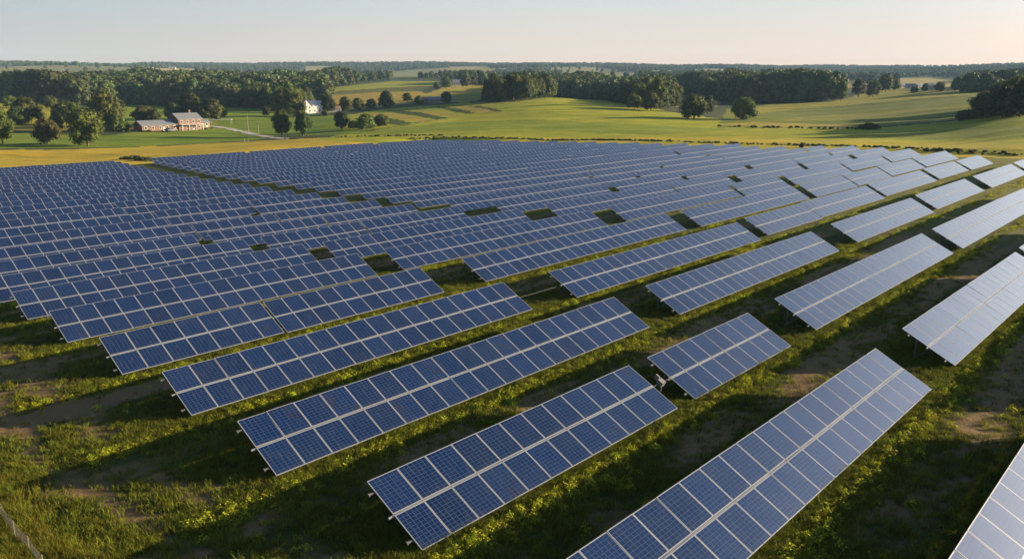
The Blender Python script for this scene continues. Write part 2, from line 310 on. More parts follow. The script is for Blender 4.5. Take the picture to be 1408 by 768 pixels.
# ------------------------------------------------------------------ terrain sheet with real ground cover colours
FIELDS = [  # painted in order: land cover outlines (sight-line corners on the terrain) and real cover colour
 ('meadow', [(-80,207),(60,206),(170,203),(350,194),(430,190),(600,184),(640,188),(640,215),(300,262),(-80,275)], (0.39, 0.3055, 0.052)),
 ('lawn', [(-80,181),(150,186),(200,180),(290,174),(385,186),(350,193),(170,202),(-80,206)], (0.1148, 0.1755, 0.0297)),
 ('lane edge', [(-80,178),(160,181),(250,180),(290,175),(288,172),(160,176),(-80,172)], (0.12, 0.115, 0.04)),
 ('west field', [(-80,136),(60,141),(112,146),(112,172),(-80,178)], (0.2025, 0.216, 0.0459)),
 ('barn field', [(150,144),(352,149),(400,160),(380,182),(290,172),(150,168)], (0.1418, 0.2025, 0.0351)),
 ('house field', [(300,165),(470,158),(560,150),(600,160),(470,186),(300,186)], (0.108, 0.1688, 0.0297)),
 ('hill field', [(430,192),(560,172),(640,157),(700,141),(760,133),(830,138),(950,158),(1060,172),(1190,177),(1300,168),(1420,154),(1480,154),(1480,245),(1330,225),(1000,216),(640,205)], (0.2175, 0.2494, 0.029)),
 ('hill field foot', [(640,196),(760,188),(1000,188),(1200,192),(1420,198),(1420,240),(1000,218),(640,205)], (0.2972, 0.2755, 0.0435)),
 ('hill field dark band', [(470,184),(620,168),(720,164),(900,172),(1000,178),(900,186),(700,178),(520,186)], (0.1522, 0.203, 0.0261)),
 ('hill field east band', [(1130,186),(1220,181),(1420,172),(1480,170),(1480,186),(1300,192)], (0.145, 0.1856, 0.029)),
 ('strip 1', [(480,158),(520,151),(566,147),(640,142),(700,140),(690,153),(600,164),(530,176),(470,180)], (0.2175, 0.2465, 0.0377)),
 ('strip dark a', [(486,163),(505,160.5),(530,161.5),(556,166),(566,169.5),(548,172),(520,168),(500,167)], (0.036, 0.062, 0.018)),
 ('strip tan a', [(500,157),(530,156),(556,158.5),(590,165),(585,167.5),(556,163),(528,159.5),(504,159.5)], (0.26, 0.20, 0.075)),
 ('strip dark b', [(530,152.5),(552,152),(580,155),(606,160.5),(616,163),(600,164.5),(574,160),(548,156)], (0.034, 0.060, 0.018)),
 ('strip tan b', [(556,150.5),(582,151),(610,155.5),(634,160),(625,162),(600,157),(574,153)], (0.25, 0.20, 0.075)),
 ('strip dark c', [(592,146.8),(612,147),(634,150.5),(655,155.5),(643,157),(618,152)], (0.034, 0.058, 0.018)),
 ('strip tan c', [(620,145.2),(645,146),(670,151),(684,154.5),(665,156),(640,149.5)], (0.27, 0.21, 0.09)),
 ('strip dark d', [(640,145.2),(660,145.6),(680,149.5),(694,153.2),(684,154.3),(664,149.5)], (0.036, 0.058, 0.020)),
 ('north field', [(440,122),(540,111.5),(602,112),(600,118),(560,121),(440,130)], (0.2025, 0.2295, 0.0486)),
 ('north field dark', [(440,127),(540,120),(600,118),(575,126),(450,132)], (0.0878, 0.1013, 0.0378)),
 ('north field tan', [(430,132),(520,127),(580,126),(590,133),(560,141),(480,145),(430,140)], (0.2565, 0.2093, 0.0675)),
 ('crest field', [(585,130),(617,117),(700,118),(720,124),(680,130),(640,141),(585,139)], (0.243, 0.2228, 0.0607)),
 ('crest field green', [(600,133),(650,128),(676,127),(655,139),(600,139)], (0.1148, 0.1553, 0.0405)),
 ('east field', [(985,176),(1000,150),(1060,143),(1140,140),(1220,123),(1300,126),(1352,127),(1345,160),(1300,166),(1190,175),(1060,172)], (0.1148, 0.1485, 0.0405)),
 ('east field top', [(1000,152),(1060,144),(1150,139),(1215,121),(1290,126),(1335,129),(1230,139),(1120,148),(1040,156)], (0.2093, 0.2093, 0.0513)),
 ('east field streak', [(1060,165),(1110,160),(1230,152),(1340,143),(1330,148),(1200,160),(1120,168)], (0.162, 0.1755, 0.0473)),
 ('east field streak low', [(985,171),(1040,167),(1160,172),(1190,174),(1060,174)], (0.2565, 0.2228, 0.0743)),
 ('far clearing', [(196,95),(235,93.5),(270,94),(266,104),(205,105)], (0.3, 0.25, 0.1)),
 ('far clearing west', [(82,98),(96,97),(100,100),(86,101)], (0.3, 0.23, 0.12)),
 ('far clearing mid', [(432,91.5),(450,91),(448,93),(434,93.5)], (0.28, 0.24, 0.12)),
 ('far clearing centre', [(625,93),(668,92.5),(660,96),(630,96)], (0.28, 0.27, 0.12)),
 ('far clearing east', [(1240,110),(1262,108.5),(1268,113),(1250,115)], (0.3, 0.25, 0.08)),
 ('far pasture east', [(1275,114),(1310,113),(1325,122),(1285,124)], (0.16, 0.17, 0.06)),
 ('far pasture east edge', [(1366,107),(1420,106),(1420,112),(1370,112)], (0.2, 0.2, 0.08)),
 ('valley pasture', [(62,128),(108,124),(112,131),(66,132)], (0.22, 0.18, 0.09)),
 ('far field a', [(-10,96),(50,95.5),(56,107),(-10,107)], (0.16, 0.165, 0.05)),
 ('far field b', [(106,105),(168,105),(176,117),(100,117)], (0.19, 0.18, 0.07)),
 ('far field c', [(420,91),(456,90.5),(462,99),(418,99)], (0.24, 0.21, 0.09)),
 ('far field d', [(618,92),(672,91.5),(680,103),(615,102)], (0.24, 0.22, 0.09)),
 ('far field e', [(1228,107),(1272,106.5),(1345,112),(1340,125),(1290,126.5),(1225,122)], (0.24, 0.21, 0.07)),
 ('far field f', [(1355,104),(1430,103),(1430,116),(1350,115)], (0.20, 0.20, 0.07)),
 ('far field g', [(920,131),(950,131),(990,140),(985,147),(925,147)], (0.22, 0.19, 0.07)),
 ('far field h', [(330,99),(392,98),(400,108),(330,109)], (0.12, 0.13, 0.045)),
 ('far field i', [(770,100),(860,99),(880,109),(770,110)], (0.13, 0.14, 0.05)),
 ('far field j', [(1040,103),(1120,102),(1130,112),(1040,113)], (0.17, 0.17, 0.06)),
 ('far field k', [(50,121),(112,120),(118,139),(50,139)], (0.22, 0.17, 0.08)),
 ('far field m', [(-60,112),(92,111.5),(104,126),(-60,127)], (0.15, 0.16, 0.055)),
 ('far field n', [(225,110),(385,109),(402,120),(240,122)], (0.17, 0.165, 0.06)),
 ('far field o', [(765,112),(905,111),(912,122),(765,123)], (0.16, 0.165, 0.06)),
 ('far field p', [(1040,113),(1190,110),(1198,120),(1040,123)], (0.19, 0.175, 0.065)),
 ('far field l', [(540,98),(600,97),(606,106),(538,107)], (0.13, 0.14, 0.05)),
]
def poly_world(pts, n=6):
    out = []
    for i in range(len(pts)):
        a, b = pts[i], pts[(i + 1) % len(pts)]
        for k in range(n):
            t = k/n; g = ground_at(a[0] + (b[0]-a[0])*t, a[1] + (b[1]-a[1])*t); out.append((g[0], g[1]))
    return np.array(out)
def in_poly(P, X, Y):
    r = np.zeros(X.shape, bool); n = len(P)
    for i in range(n):
        x0, y0 = P[i]; x1, y1 = P[(i + 1) % n]
        if y0 == y1: continue
        c = ((y0 > Y) != (y1 > Y)) & (X < (x1 - x0)*(Y - y0)/(y1 - y0) + x0)
        r ^= c
    return r
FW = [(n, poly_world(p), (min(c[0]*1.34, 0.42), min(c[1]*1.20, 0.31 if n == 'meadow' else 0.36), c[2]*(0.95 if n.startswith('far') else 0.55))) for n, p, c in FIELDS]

rowv = {-1: -5.3, 0: -15.4, 1: -25.65, 2: -36.2, 3: -47.0, 4: -58.0, 5: -69.2, 6: -79.5, 7: -89.0, 8: -98.0}
for k in range(9, 27): rowv[k] = -107 - 9.4*(k - 9)
ROWV = np.array([rowv[k] for k in sorted(rowv)])

def clearing(x, y, d): return (vnoise(x, y, 520, 31) + 0.5*vnoise(x, y, 190, 32) > 0.42 - 0.30*sstep(2350, 2700, d)*(1 - sstep(3200, 3700, d))) & (d > 1300) & (d < 4400)
def build_ground():
    a = np.concatenate([np.arange(-180, -46, 2.0), np.arange(-46, 46, 0.14), np.arange(46, 180, 2.0)])
    a = np.radians(a)
    d = [6.0]
    while d[-1] < 7600: d.append(d[-1] + (0.28 if d[-1] < 75 else 0.5 if d[-1] < 130 else max(0.9, d[-1]*0.0085)))
    d = np.array(d); nA, nD = len(a), len(d)
    A, D = np.meshgrid(a, d, indexing='ij')
    X, Y = D*np.sin(A), D*np.cos(A); Z = H(X, Y)
    V = np.stack([X, Y, Z], -1).reshape(-1, 3)
    i, j = np.meshgrid(np.arange(nA), np.arange(nD - 1), indexing='ij'); i2 = (i + 1) % nA
    q = np.stack([i*nD + j, i*nD + j + 1, i2*nD + j + 1, i2*nD + j], -1).reshape(-1, 4)[:, ::-1]
    c = len(V); V = np.vstack([V, [[0, 0, float(H(0.0, 0.01))]]])
    tri = np.array([[c, ii*nD, ((ii + 1) % nA)*nD] for ii in range(nA)])[:, ::-1]
    me = bpy.data.meshes.new('ground')
    me.vertices.add(len(V)); me.vertices.foreach_set('co', V.astype('f').ravel())
    nl = q.size + tri.size; me.loops.add(nl)
    me.loops.foreach_set('vertex_index', np.concatenate([q.ravel(), tri.ravel()]).astype('i'))
    me.polygons.add(len(q) + len(tri))
    ls = np.concatenate([np.arange(len(q))*4, q.size + np.arange(len(tri))*3]).astype('i')
    me.polygons.foreach_set('loop_start', ls); me.update(calc_edges=True)
    me.polygons.foreach_set('use_smooth', np.ones(len(q) + len(tri), bool)); me.validate()
    # land cover colour
    Xf, Yf = V[:, 0], V[:, 1]; Df = np.hypot(Xf, Yf)
    jx = Xf + 1.2*vnoise(Xf, Yf, 9, 7)*sstep(150, 400, Df); jy = Yf + 2*vnoise(Xf, Yf, 18, 8)*sstep(150, 400, Df)
    u = Xf*DU[0] + Yf*DU[1]; v = Xf*DV[0] + Yf*DV[1]
    col = np.tile(np.array([0.050, 0.066, 0.022]), (len(V), 1))
    cl = clearing(Xf, Yf, Df); tn = (0.5 + 0.5*vnoise(Xf, Yf, 330, 66))[cl][:, None]; col[cl] = np.array([[0.13, 0.155, 0.045]])*tn + np.array([[0.26, 0.215, 0.085]])*(1 - tn)
    near = Df < 330
    col[near] = (0.18, 0.165, 0.032)
    fld = np.zeros(len(V))
    for n, P, cc in FW:
        b = (jx > P[:, 0].min()) & (jx < P[:, 0].max()) & (jy > P[:, 1].min()) & (jy < P[:, 1].max())
        k = np.where(b)[0]
        if not len(k): continue
        hit = k[in_poly(P, jx[k], jy[k])]; col[hit] = cc; fld[hit] = 1
    # the solar field itself: grass with worn mown lanes between rows
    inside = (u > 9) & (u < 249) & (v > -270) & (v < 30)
    nxt = np.searchsorted(-ROWV, -v)                 # row behind this point
    ktop = np.clip(nxt, 0, len(ROWV) - 1); vb = ROWV[ktop]     # high edge of the row behind
    g = v - (vb + 3.55)                              # distance in front of its low edge
    lane = np.exp(-((g - 3.7 - 0.5*vnoise(Xf, Yf, 6, 21))/1.35)**2) + 0.6*np.exp(-((g - 2.0)/0.5)**2)
    lane = np.where(v > -5.3, 0.4, lane)
    cross = np.exp(-((u - 55 + 0.02*v)/2.6)**2)*0.5 + np.exp(-((u - 15.2 - 1.2*vnoise(Xf, Yf, 9, 22))/1.3)**2)*1.1 + np.exp(-((u - 12.2 - 1.0*vnoise(Xf, Yf, 9, 22))/1.0)**2)*1.0
    dirt = np.clip(lane*0.95 + cross, 0, 1)*(0.72 + 0.40*vnoise(Xf, Yf, 5, 23))
    dirt = np.clip(dirt + 0.22*vnoise(Xf, Yf, 2.2, 24) + 0.30*vnoise(u, v*9, 7.0, 25)*(dirt > 0.12), 0, 1)
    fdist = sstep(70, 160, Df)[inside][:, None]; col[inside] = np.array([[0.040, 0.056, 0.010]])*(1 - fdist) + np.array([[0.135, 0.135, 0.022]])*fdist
    verge = (u <= 9) & (Df < 200)
    col[verge] = (0.09, 0.085, 0.018)
    dirt = np.where(inside, dirt, 0)*sstep(190, 100, Df)
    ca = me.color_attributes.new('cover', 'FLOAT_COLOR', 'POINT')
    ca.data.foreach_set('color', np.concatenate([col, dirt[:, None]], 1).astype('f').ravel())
    fa = me.attributes.new('crop', 'FLOAT', 'POINT'); fa.data.foreach_set('value', fld.astype('f'))
    o = add('ground', me); tag(o, kind='structure')
    m, t, b = mat('ground cover'); me.materials.append(m)
    at = N(t, 'ShaderNodeAttribute', attribute_name='cover'); cr = N(t, 'ShaderNodeAttribute', attribute_name='crop')
    geo = N(t, 'ShaderNodeNewGeometry'); P = geo.outputs['Position']
    n1 = noise(t, P, 0.9, 5, 0.65); n2 = noise(t, P, 0.06, 4, 0.6); n3 = noise(t, P, 6.0, 4, 0.7)
    # crop rows: fine dark furrows along the hill contours
    sp = N(t, 'ShaderNodeSeparateXYZ'); t.links.new(P, sp.inputs[0])
    row = math_n(t, 'ADD', math_n(t, 'MULTIPLY', sp.outputs[0], 0.10), math_n(t, 'MULTIPLY', sp.outputs[1], 1.0))
    row = math_n(t, 'ADD', row, math_n(t, 'MULTIPLY', noise(t, P, 0.012, 2), 60))
    s1 = math_n(t, 'ABSOLUTE', math_n(t, 'SINE', math_n(t, 'MULTIPLY', row, 0.30)))
    mp = N(t, 'ShaderNodeMapping'); t.links.new(P, mp.inputs[0]); mp.inputs['Scale'].default_value = (0.010, 0.085, 0.03)
    st = noise(t, mp.outputs[0], 1.0, 4, 0.7)
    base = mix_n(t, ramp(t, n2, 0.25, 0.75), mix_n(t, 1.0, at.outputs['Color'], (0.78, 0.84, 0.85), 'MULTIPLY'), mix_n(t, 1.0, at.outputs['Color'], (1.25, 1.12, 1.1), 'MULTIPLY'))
    base = mix_n(t, ramp(t, n1, 0.3, 0.7), base, mix_n(t, 1.0, base, (0.70, 0.74, 0.7), 'MULTIPLY'))
    furrow = math_n(t, 'MULTIPLY', math_n(t, 'MULTIPLY', ramp(t, s1, 0.75, 0.15), ramp(t, st, 0.35, 0.65)), math_n(t, 'MULTIPLY', cr.outputs['Fac'], 0.85))
    base = mix_n(t, furrow, base, mix_n(t, 1.0, base, (0.55, 0.66, 0.6), 'MULTIPLY'))
    base = mix_n(t, math_n(t, 'MULTIPLY', ramp(t, st, 0.45, 0.72), math_n(t, 'MULTIPLY', cr.outputs['Fac'], 0.8)), base, mix_n(t, 1.0, base, (1.30, 1.08, 0.9), 'MULTIPLY'))
    soil = mix_n(t, n3, (0.110, 0.064, 0.028), (0.275, 0.172, 0.080))
    dm = ramp(t, math_n(t, 'ADD', math_n(t, 'MULTIPLY', at.outputs['Alpha'], 1.15), math_n(t, 'SUBTRACT', math_n(t, 'MULTIPLY', n1, 0.9), 0.45)), 0.28, 0.80)
    base = mix_n(t, math_n(t, 'MULTIPLY', dm, 0.85), base, soil)
    t.links.new(base, b.inputs['Base Color']); b.inputs['Roughness'].default_value = 0.95; b.inputs['Specular IOR Level'].default_value = 0.1
    hgt = math_n(t, 'ADD', math_n(t, 'MULTIPLY', n3, 0.10), math_n(t, 'MULTIPLY', n1, 0.30))
    bump(t, hgt, 0.7, 0.6, b)
    return o
build_ground()

# ------------------------------------------------------------------ solar tables
TILT = R(27.5); W0 = 1.7; L0 = 2.0; ROT = R(90) - AZ
def module_into(mb, x0, wdt, y0, ln, z=0.0):
    fr = 0.037; g = 0.010; a, b_, c, d = x0 + g, x0 + wdt - g, y0 + g, y0 + ln - g; t = 0.045
    # frame ring (four top strips), sides, glass slightly recessed, backsheet
    for (p, q, r, s) in ((a, b_, c, c + fr), (a, b_, d - fr, d), (a, a + fr, c + fr, d - fr), (b_ - fr, b_, c + fr, d - fr)):
        mb.quad((p, r, z), (q, r, z), (q, s, z), (p, s, z), 0)
    mb.quad((a, c, z - t), (b_, c, z - t), (b_, c, z), (a, c, z), 0); mb.quad((b_, d, z - t), (a, d, z - t), (a, d, z), (b_, d, z), 0)
    mb.quad((a, d, z - t), (a, c, z - t), (a, c, z), (a, d, z), 0); mb.quad((b_, c, z - t), (b_, d, z - t), (b_, d, z), (b_, c, z), 0)
    A, B, Cc, Dd = a + fr, b_ - fr, c + fr, d - fr; zz = z - 0.004
    mb.quad((A, Cc, zz), (B, Cc, zz), (B, Dd, zz), (A, Dd, zz), 1)
    mb.quad((a, d, z - t), (b_, d, z - t), (b_, c, z - t), (a, c, z - t), 2)
mb = MB(); module_into(mb, 0, W0, 0, L0 - 0.035); ME_module = mb.mesh('solar_module', [M_frame, M_glass, M_back], True)
cT, sT = math.cos(TILT), math.sin(TILT)
def slope(y, off=0.0): return (y*cT - off*sT*-1*-1, 0.42 + y*sT + off*cT)       # point on the tilted plane, off = height above it
def slp(x, y, off): Yy, Zz = y*cT - off*sT, 0.42 + y*sT + off*cT; return (x, Yy, Zz)
YL, YH = 0.75, 3.05                                                              # where short and tall legs meet the plane
def leg_mesh(yp, name):
    mb = MB(); top = slp(0, yp, -0.14); mb.box(-0.05, 0.05, top[1] - 0.04, top[1] + 0.04, -0.5, top[2])
    mb.box(-0.09, 0.09, top[1] - 0.08, top[1] + 0.08, top[2] - 0.10, top[2] - 0.02); return mb.mesh(name, [M_steel])
ME_leg_s, ME_leg_t = leg_mesh(YL, 'short_leg'), leg_mesh(YH, 'tall_leg')
mb = MB(); mb.box(-0.04, 0.04, 0.25, 3.75, -0.15, -0.07, T=lambda p: slp(*p)); ME_rafter = mb.mesh('rafter', [M_steel])
mb = MB(); p0 = slp(0, YH, -0.14); mb.bar((0, p0[1], 0.15), slp(0, 1.7, -0.14), 0.03, n=5); ME_brace = mb.mesh('brace', [M_steel])
_cache = {}
def rail_mesh(length, y):
    key = (round(length, 2), y)
    if key not in _cache:
        mb = MB(); mb.box(-0.26, length + 0.06, y - 0.04, y + 0.04, -0.115, -0.047, T=lambda p: slp(*p))
        if y in (0.62, 3.38): mb.box(-0.32, -0.26, y - 0.07, y + 0.07, -0.13, -0.04, T=lambda p: slp(*p))
        _cache[key] = mb.mesh('rail', [M_frame if y == 1.9825 else M_steel])
    return _cache[key]
ORD = 'zeroth first second third fourth fifth sixth seventh eighth ninth tenth eleventh twelfth thirteenth fourteenth fifteenth sixteenth seventeenth eighteenth nineteenth twentieth twenty-first twenty-second twenty-third twenty-fourth twenty-fifth twenty-sixth twenty-seventh twenty-eighth twenty-ninth'.split()
NUMW = {7:'seven',8:'eight',9:'nine',10:'ten',11:'eleven',12:'twelve'}
def panel_plane(u, v):
    x, y = uv2xy(u, v); return float(plane_h(np.array(x), np.array(y))) + CAMZ
def solar_table(u0, u1, vhi, label, near):
    n = max(4, int(round((u1 - u0)/W0))); wdt = (u1 - u0)/n
    x, y = uv2xy(u0, vhi + 4*cT); z = panel_plane((u0 + u1)/2, vhi) - 0.42 + (2.25 - 4*sT)
    root = bpy.data.objects.new('solar_table', None); C.objects.link(root); root.empty_display_size = 0.5
    root.location = (x, y, z); root.rotation_euler = (random.gauss(0, 0.0045), random.gauss(0, 0.0013), ROT + random.gauss(0, 0.0012)); root.location.z += random.gauss(0, 0.04)
    tag(root, label, 'solar table', 'solar tables standing in rows on the grass')
    if near:
        for r in range(2):
            for i in range(n):
                o = bpy.data.objects.new('solar_panel', ME_module); C.objects.link(o); o.parent = root
                o.location = slp(i*wdt, 2.0*r + (0.035 if r else 0), 0); o.rotation_euler = (TILT + random.gauss(0, 0.0035), random.gauss(0, 0.0035), 0); o.scale = (wdt/W0, 1, 1)
        for yy in (0.62, 3.38): add('rail', rail_mesh(u1 - u0, yy), root)
        add('centre_rail', rail_mesh(u1 - u0, 1.9825), root)
        m = max(2, int(round((u1 - u0)/5.0)) + 1)
        for i in range(m):
            xx = 0.9 + (u1 - u0 - 1.8)*i/(m - 1)
            for nm, me in (('leg', ME_leg_s), ('leg', ME_leg_t), ('rafter', ME_rafter), ('brace', ME_brace)):
                add(nm, me, root, loc=(xx, 0, 0))
    else:
        for r in range(2):
            mb = MB()
            for i in range(n): module_into(mb, i*wdt, wdt, 2.0*r + (0.035 if r else 0), L0 - 0.035)
            add('panel_row', mb.mesh('panel_row', [M_frame, M_glass_far, M_back], True), root, loc=slp(0, 0, 0), rot=(TILT, 0, 0))
        key = ('sup', round(u1 - u0, 1))
        if key not in _cache:
            mb = MB(); Ln = u1 - u0; m = max(2, int(round(Ln/5.0)) + 1)
            for yy in (0.62, 1.9825, 3.38): mb.box(-0.3, Ln + 0.1, yy - 0.05, yy + 0.05, -0.115, -0.047, T=lambda p: slp(*p))
            for i in range(m):
                xx = 0.9 + (Ln - 1.8)*i/(m - 1)
                for yp in (YL, YH):
                    tp = slp(0, yp, -0.14); mb.box(xx - 0.05, xx + 0.05, tp[1] - 0.04, tp[1] + 0.04, -0.5, tp[2])
            _cache[key] = mb.mesh('support_frame', [M_steel])
        add('support_frame', _cache[key], root)
    return root
TAB = {
 -1: [(19.0, 50.8), (56.6, 91.0)],
 0: [(18.6, 51.1), (56.6, 91.7), (93.5, 124.0)],
 1: [(18.7, 38.6), (40.6, 54.3), (58.9, 97.4), (101.2, 135.2), (135.5, 160)],
 2: [(18.4, 51.9), (56.5, 91.8), (98.8, 130.7), (133.9, 163.1), (169.4, 201.6), (204.0, 224)],
 3: [(19.3, 50.1), (55.9, 93.5), (97.6, 115.9), (116.1, 143.5), (146.2, 176.8), (180.0, 203.0), (205.2, 226.0)],
 4: [(19.7, 32.4), (32.65, 49.8), (55.5, 94.7), (98.8, 136.5), (139.5, 159.9), (160.1, 180.0), (183.0, 207.0), (209.5, 238.0)],
 5: [(20.1, 50.8), (54.3, 92.3), (97.2, 134.0), (134.3, 153.5), (156.5, 188.0), (191.0, 218.0), (221.0, 246.5)],
 6: [(20.3, 50.5), (53.0, 87.8), (94.2, 130.0), (130.3, 152.0), (155.0, 187.0), (190.0, 220.0), (223.0, 250.0)],
}
VOFF = {(2, 2): -0.4, (2, 3): -0.8, (2, 4): -0.9, (2, 5): -0.9, (3, 2): -0.6, (3, 3): -0.8, (3, 4): -1.4, (3, 5): -1.8, (3, 6): -1.8, (3, 1): 0.4, (5, 0): -0.3, (4, 7): -1.5, (4, 6): -1.0, (5, 5): -0.8, (5, 6): -1.6}
def lerp(tab, k):
    ks = sorted(tab); return float(np.interp(k, ks, [tab[q] for q in ks]))
E1 = {7: 48.2, 8: 46.0, 9: 50.0, 12: 52, 26: 60}; E2 = {7: 84.2, 8: 82.6, 9: 82.4, 11: 83.2, 14: 85.6, 18: 89.5, 26: 102}
S3 = {7: 91.8, 8: 89.8, 9: 89.4, 10: 91.2, 12: 93.4, 14: 95.2, 18: 99, 26: 113.8}; UE = {7: 253, 8: 250, 9: 243, 10: 243, 11: 250, 14: 246, 20: 245, 26: 237}
rr = random.Random(5)
for k in range(7, 27):
    ul = 22.5 + 0.271*(-rowv[k] - 91); L = []
    a = 20.3
    while a < lerp(E1, k) - 4:
        b = min(a + 27.2 + rr.choice((0, 1.7, 3.4)), lerp(E1, k)); 
        if lerp(E1, k) - b < 6: b = lerp(E1, k)
        L.append((a, b)); a = b + 0.3
    a = lerp(E1, k) + {7: 2.2, 8: 2.0, 9: 0.3, 11: 1.9, 13: 1.9}.get(k, 0.3)
    mid = a + (lerp(E2, k) - a)*rr.uniform(0.4, 0.6); L += [(a, mid - 0.15), (mid + 0.15 + (1.5 if k in (10, 15) else 0), lerp(E2, k))]
    a = lerp(S3, k)
    while a < lerp(UE, k) - 6:
        b = a + rr.choice((23.8, 27.2, 30.6, 34.0)); 
        if lerp(UE, k) - b < 9: b = lerp(UE, k)
        L.append((a, b)); a = b + rr.choice((0.3, 0.35, 0.35, 1.6, 2.4) if k > 9 else (0.4, 2.2, 2.6))
    TAB[k] = [q for q in L if q[1] > ul - 6]
def visible_any(u0, u1, v):
    for u in np.linspace(u0, u1, 8):
        x, y = uv2xy(u, v); z = -16.5
        dpt = y*CT - z*ST
        if dpt > 2:
            px = 704 + F*x/dpt; py = 384 - F*(y*ST + z*CT)/dpt
            if -40 < px < 1448 and py < 830: return True
    return False
for k in sorted(TAB):
    row = TAB[k]
    for i, (u0, u1) in enumerate(row):
        v = rowv[k] + VOFF.get((k, i), 0) + (rr.gauss(0, 0.16) if k > 4 else 0)
        if k > 0 and not visible_any(u0, u1, v): continue
        xm, ym = uv2xy((u0 + u1)/2, v); near = math.hypot(xm, ym) < 105; az = math.degrees(math.atan2(xm, ym))
        tone = 'deep navy blue' if az < 5 else ('mid blue' if az < 22 else 'pale silvery blue')
        n = int(round((u1 - u0)/W0))
        size = f'short {NUMW.get(n, str(n))}-column' if n <= 12 else ('long' if n >= 19 else 'medium')
        lab = f'{size} {tone} solar table, {ORD[k + 2]} row from the front, {ORD[i + 1]} from the left'
        solar_table(u0, u1, v, lab, near)

# steel tubes that join neighbouring tables, and one drive box
def joint(u0, u1, vhi, label, box=False):
    x, y = uv2xy(u0, vhi + 4*cT); z = panel_plane(u0, vhi) - 0.42 + (2.25 - 4*sT)
    root = bpy.data.objects.new('connecting_tube', None); C.objects.link(root); root.location = (x, y, z); root.rotation_euler = (0, 0, ROT)
    tag(root, label, 'connecting tube', 'tubes joining two solar tables')
    mb = MB(); mb.bar(slp(0.0, 1.98, -0.16), slp(u1 - u0, 1.98, -0.16), 0.022, n=8); add('tube', mb.mesh('tube', [M_dark]), root)
    mb = MB(); mb.box(-0.08, 0.10, 1.86, 2.10, -0.26, -0.12, T=lambda p: slp(*p)); mb.box(u1 - u0 - 0.1, u1 - u0 + 0.08, 1.86, 2.10, -0.26, -0.12, T=lambda p: slp(*p))
    add('clamp', mb.mesh('clamp', [M_steel]), root)
    if box:
        mb = MB(); mb.box(0.75, 1.15, 1.78, 2.18, -0.30, 0.02, T=lambda p: slp(*p)); mb.box(0.88, 1.0, 2.2, 2.5, -0.2, 0.12, T=lambda p: slp(*p)); add('drive_box', mb.mesh('drive_box', [M_box]), root)
        mb = MB(); p = slp(1.0, 1.98, -0.2); mb.bar((p[0], p[1], -0.4), p, 0.05, n=6); add('leg', mb.mesh('post', [M_steel]), root)
joint(38.6, 40.6, rowv[1], 'steel tube with grey drive box between the long table and the short eight-column table', True)
joint(50.1, 55.9, rowv[3] + 0.2, 'thin grey tube across the aisle beside the right end of a long blue table')

# ------------------------------------------------------------------ trees
def make_crown(seed, h, wd, mt, nleaf, leaf, trunk_h=0.18, spread=1.0):
    r = random.Random(seed); mb = MB(); lobes = []
    z0 = h*trunk_h; ch = h - z0; n = r.randint(12, 18)
    lobes.append((0, 0, z0 + ch*0.52, wd*0.36, ch*0.42))
    for i in range(n):
        t = (i + 0.5)/n; zz = z0 + ch*(0.16 + 0.70*t); prof = math.sin(math.pi*min(0.97, 0.22 + 0.74*t))**0.7
        ang = i*2.4 + r.uniform(-0.5, 0.5); rad = wd*0.5*prof*r.uniform(0.40, 0.82)*spread
        s = wd*r.uniform(0.15, 0.24)
        lobes.append((rad*math.cos(ang), rad*math.sin(ang), zz, s, s*r.uniform(0.75, 1.05)))
    vol = [l[3]**2 for l in lobes]; tot = sum(vol)
    for (x, y, z, s, sz), vv in zip(lobes, vol):
        # opaque inner mass, uneven
        k = len(mb.v); nu, nv = 7, 5
        for b in range(nv + 1):
            for a in range(nu):
                th = math.pi*b/nv; ph = 2*math.pi*a/nu; q = 0.78*r.uniform(0.80, 1.08)
                mb.v.append((x + s*q*math.sin(th)*math.cos(ph), y + s*q*math.sin(th)*math.sin(ph), z + sz*q*math.cos(th)))
        for b in range(nv):
            for a in range(nu):
                a2 = (a + 1) % nu; mb.f.append((k + b*nu + a, k + (b+1)*nu + a, k + (b+1)*nu + a2, k + b*nu + a2)); mb.m.append(0)
        for _ in range(int(nleaf*vv/tot)):
            d = Vector((r.gauss(0, 1), r.gauss(0, 1), r.gauss(0.15, 1))).normalized(); q = r.uniform(0.72, 1.12)
            c = Vector((x + d.x*s*q, y + d.y*s*q, z + d.z*sz*q))
            nrm = (d + Vector((r.gauss(0, .5), r.gauss(0, .5), r.gauss(0.25, .5)))).normalized()
            t1 = nrm.orthogonal().normalized(); t1.rotate(__import__('mathutils').Quaternion(nrm, r.uniform(0, 6.3))); t2 = nrm.cross(t1)
            L = leaf*r.uniform(0.6, 1.4); k = len(mb.v)
            mb.v += [tuple(c - t1*L*0.5), tuple(c + t2*L*0.42 + nrm*L*0.12), tuple(c + t1*L*0.55), tuple(c - t2*L*0.38 - nrm*L*0.1)]
            mb.f.append((k, k+1, k+2, k+3)); mb.m.append(0)
    va = np.array(mb.v); zt = np.percentile(va[:, 2], 99.7); rw = np.percentile(np.hypot(va[:, 0], va[:, 1]), 98.5)
    va[:, 2] *= h/zt; va[:, :2] *= (wd*0.5)/rw; mb.v = [tuple(q) for q in va]
    me = bpy.data.meshes.new('crown'); me.from_pydata(mb.v, [], mb.f); me.materials.append(mt); me.update()
    tb = MB(); tr = max(0.15, h*0.022)
    tb.bar((0, 0, -0.8), (0, 0, z0 + ch*0.3), tr*1.25, tr*0.75, 7)
    for (x, y, z, s, sz) in lobes[1:7]: tb.bar((0, 0, z0 + ch*0.12), (x*0.9, y*0.9, z), tr*0.5, tr*0.18, 5)
    return me, tb.mesh('trunk', [M_bark])
TREE = {}
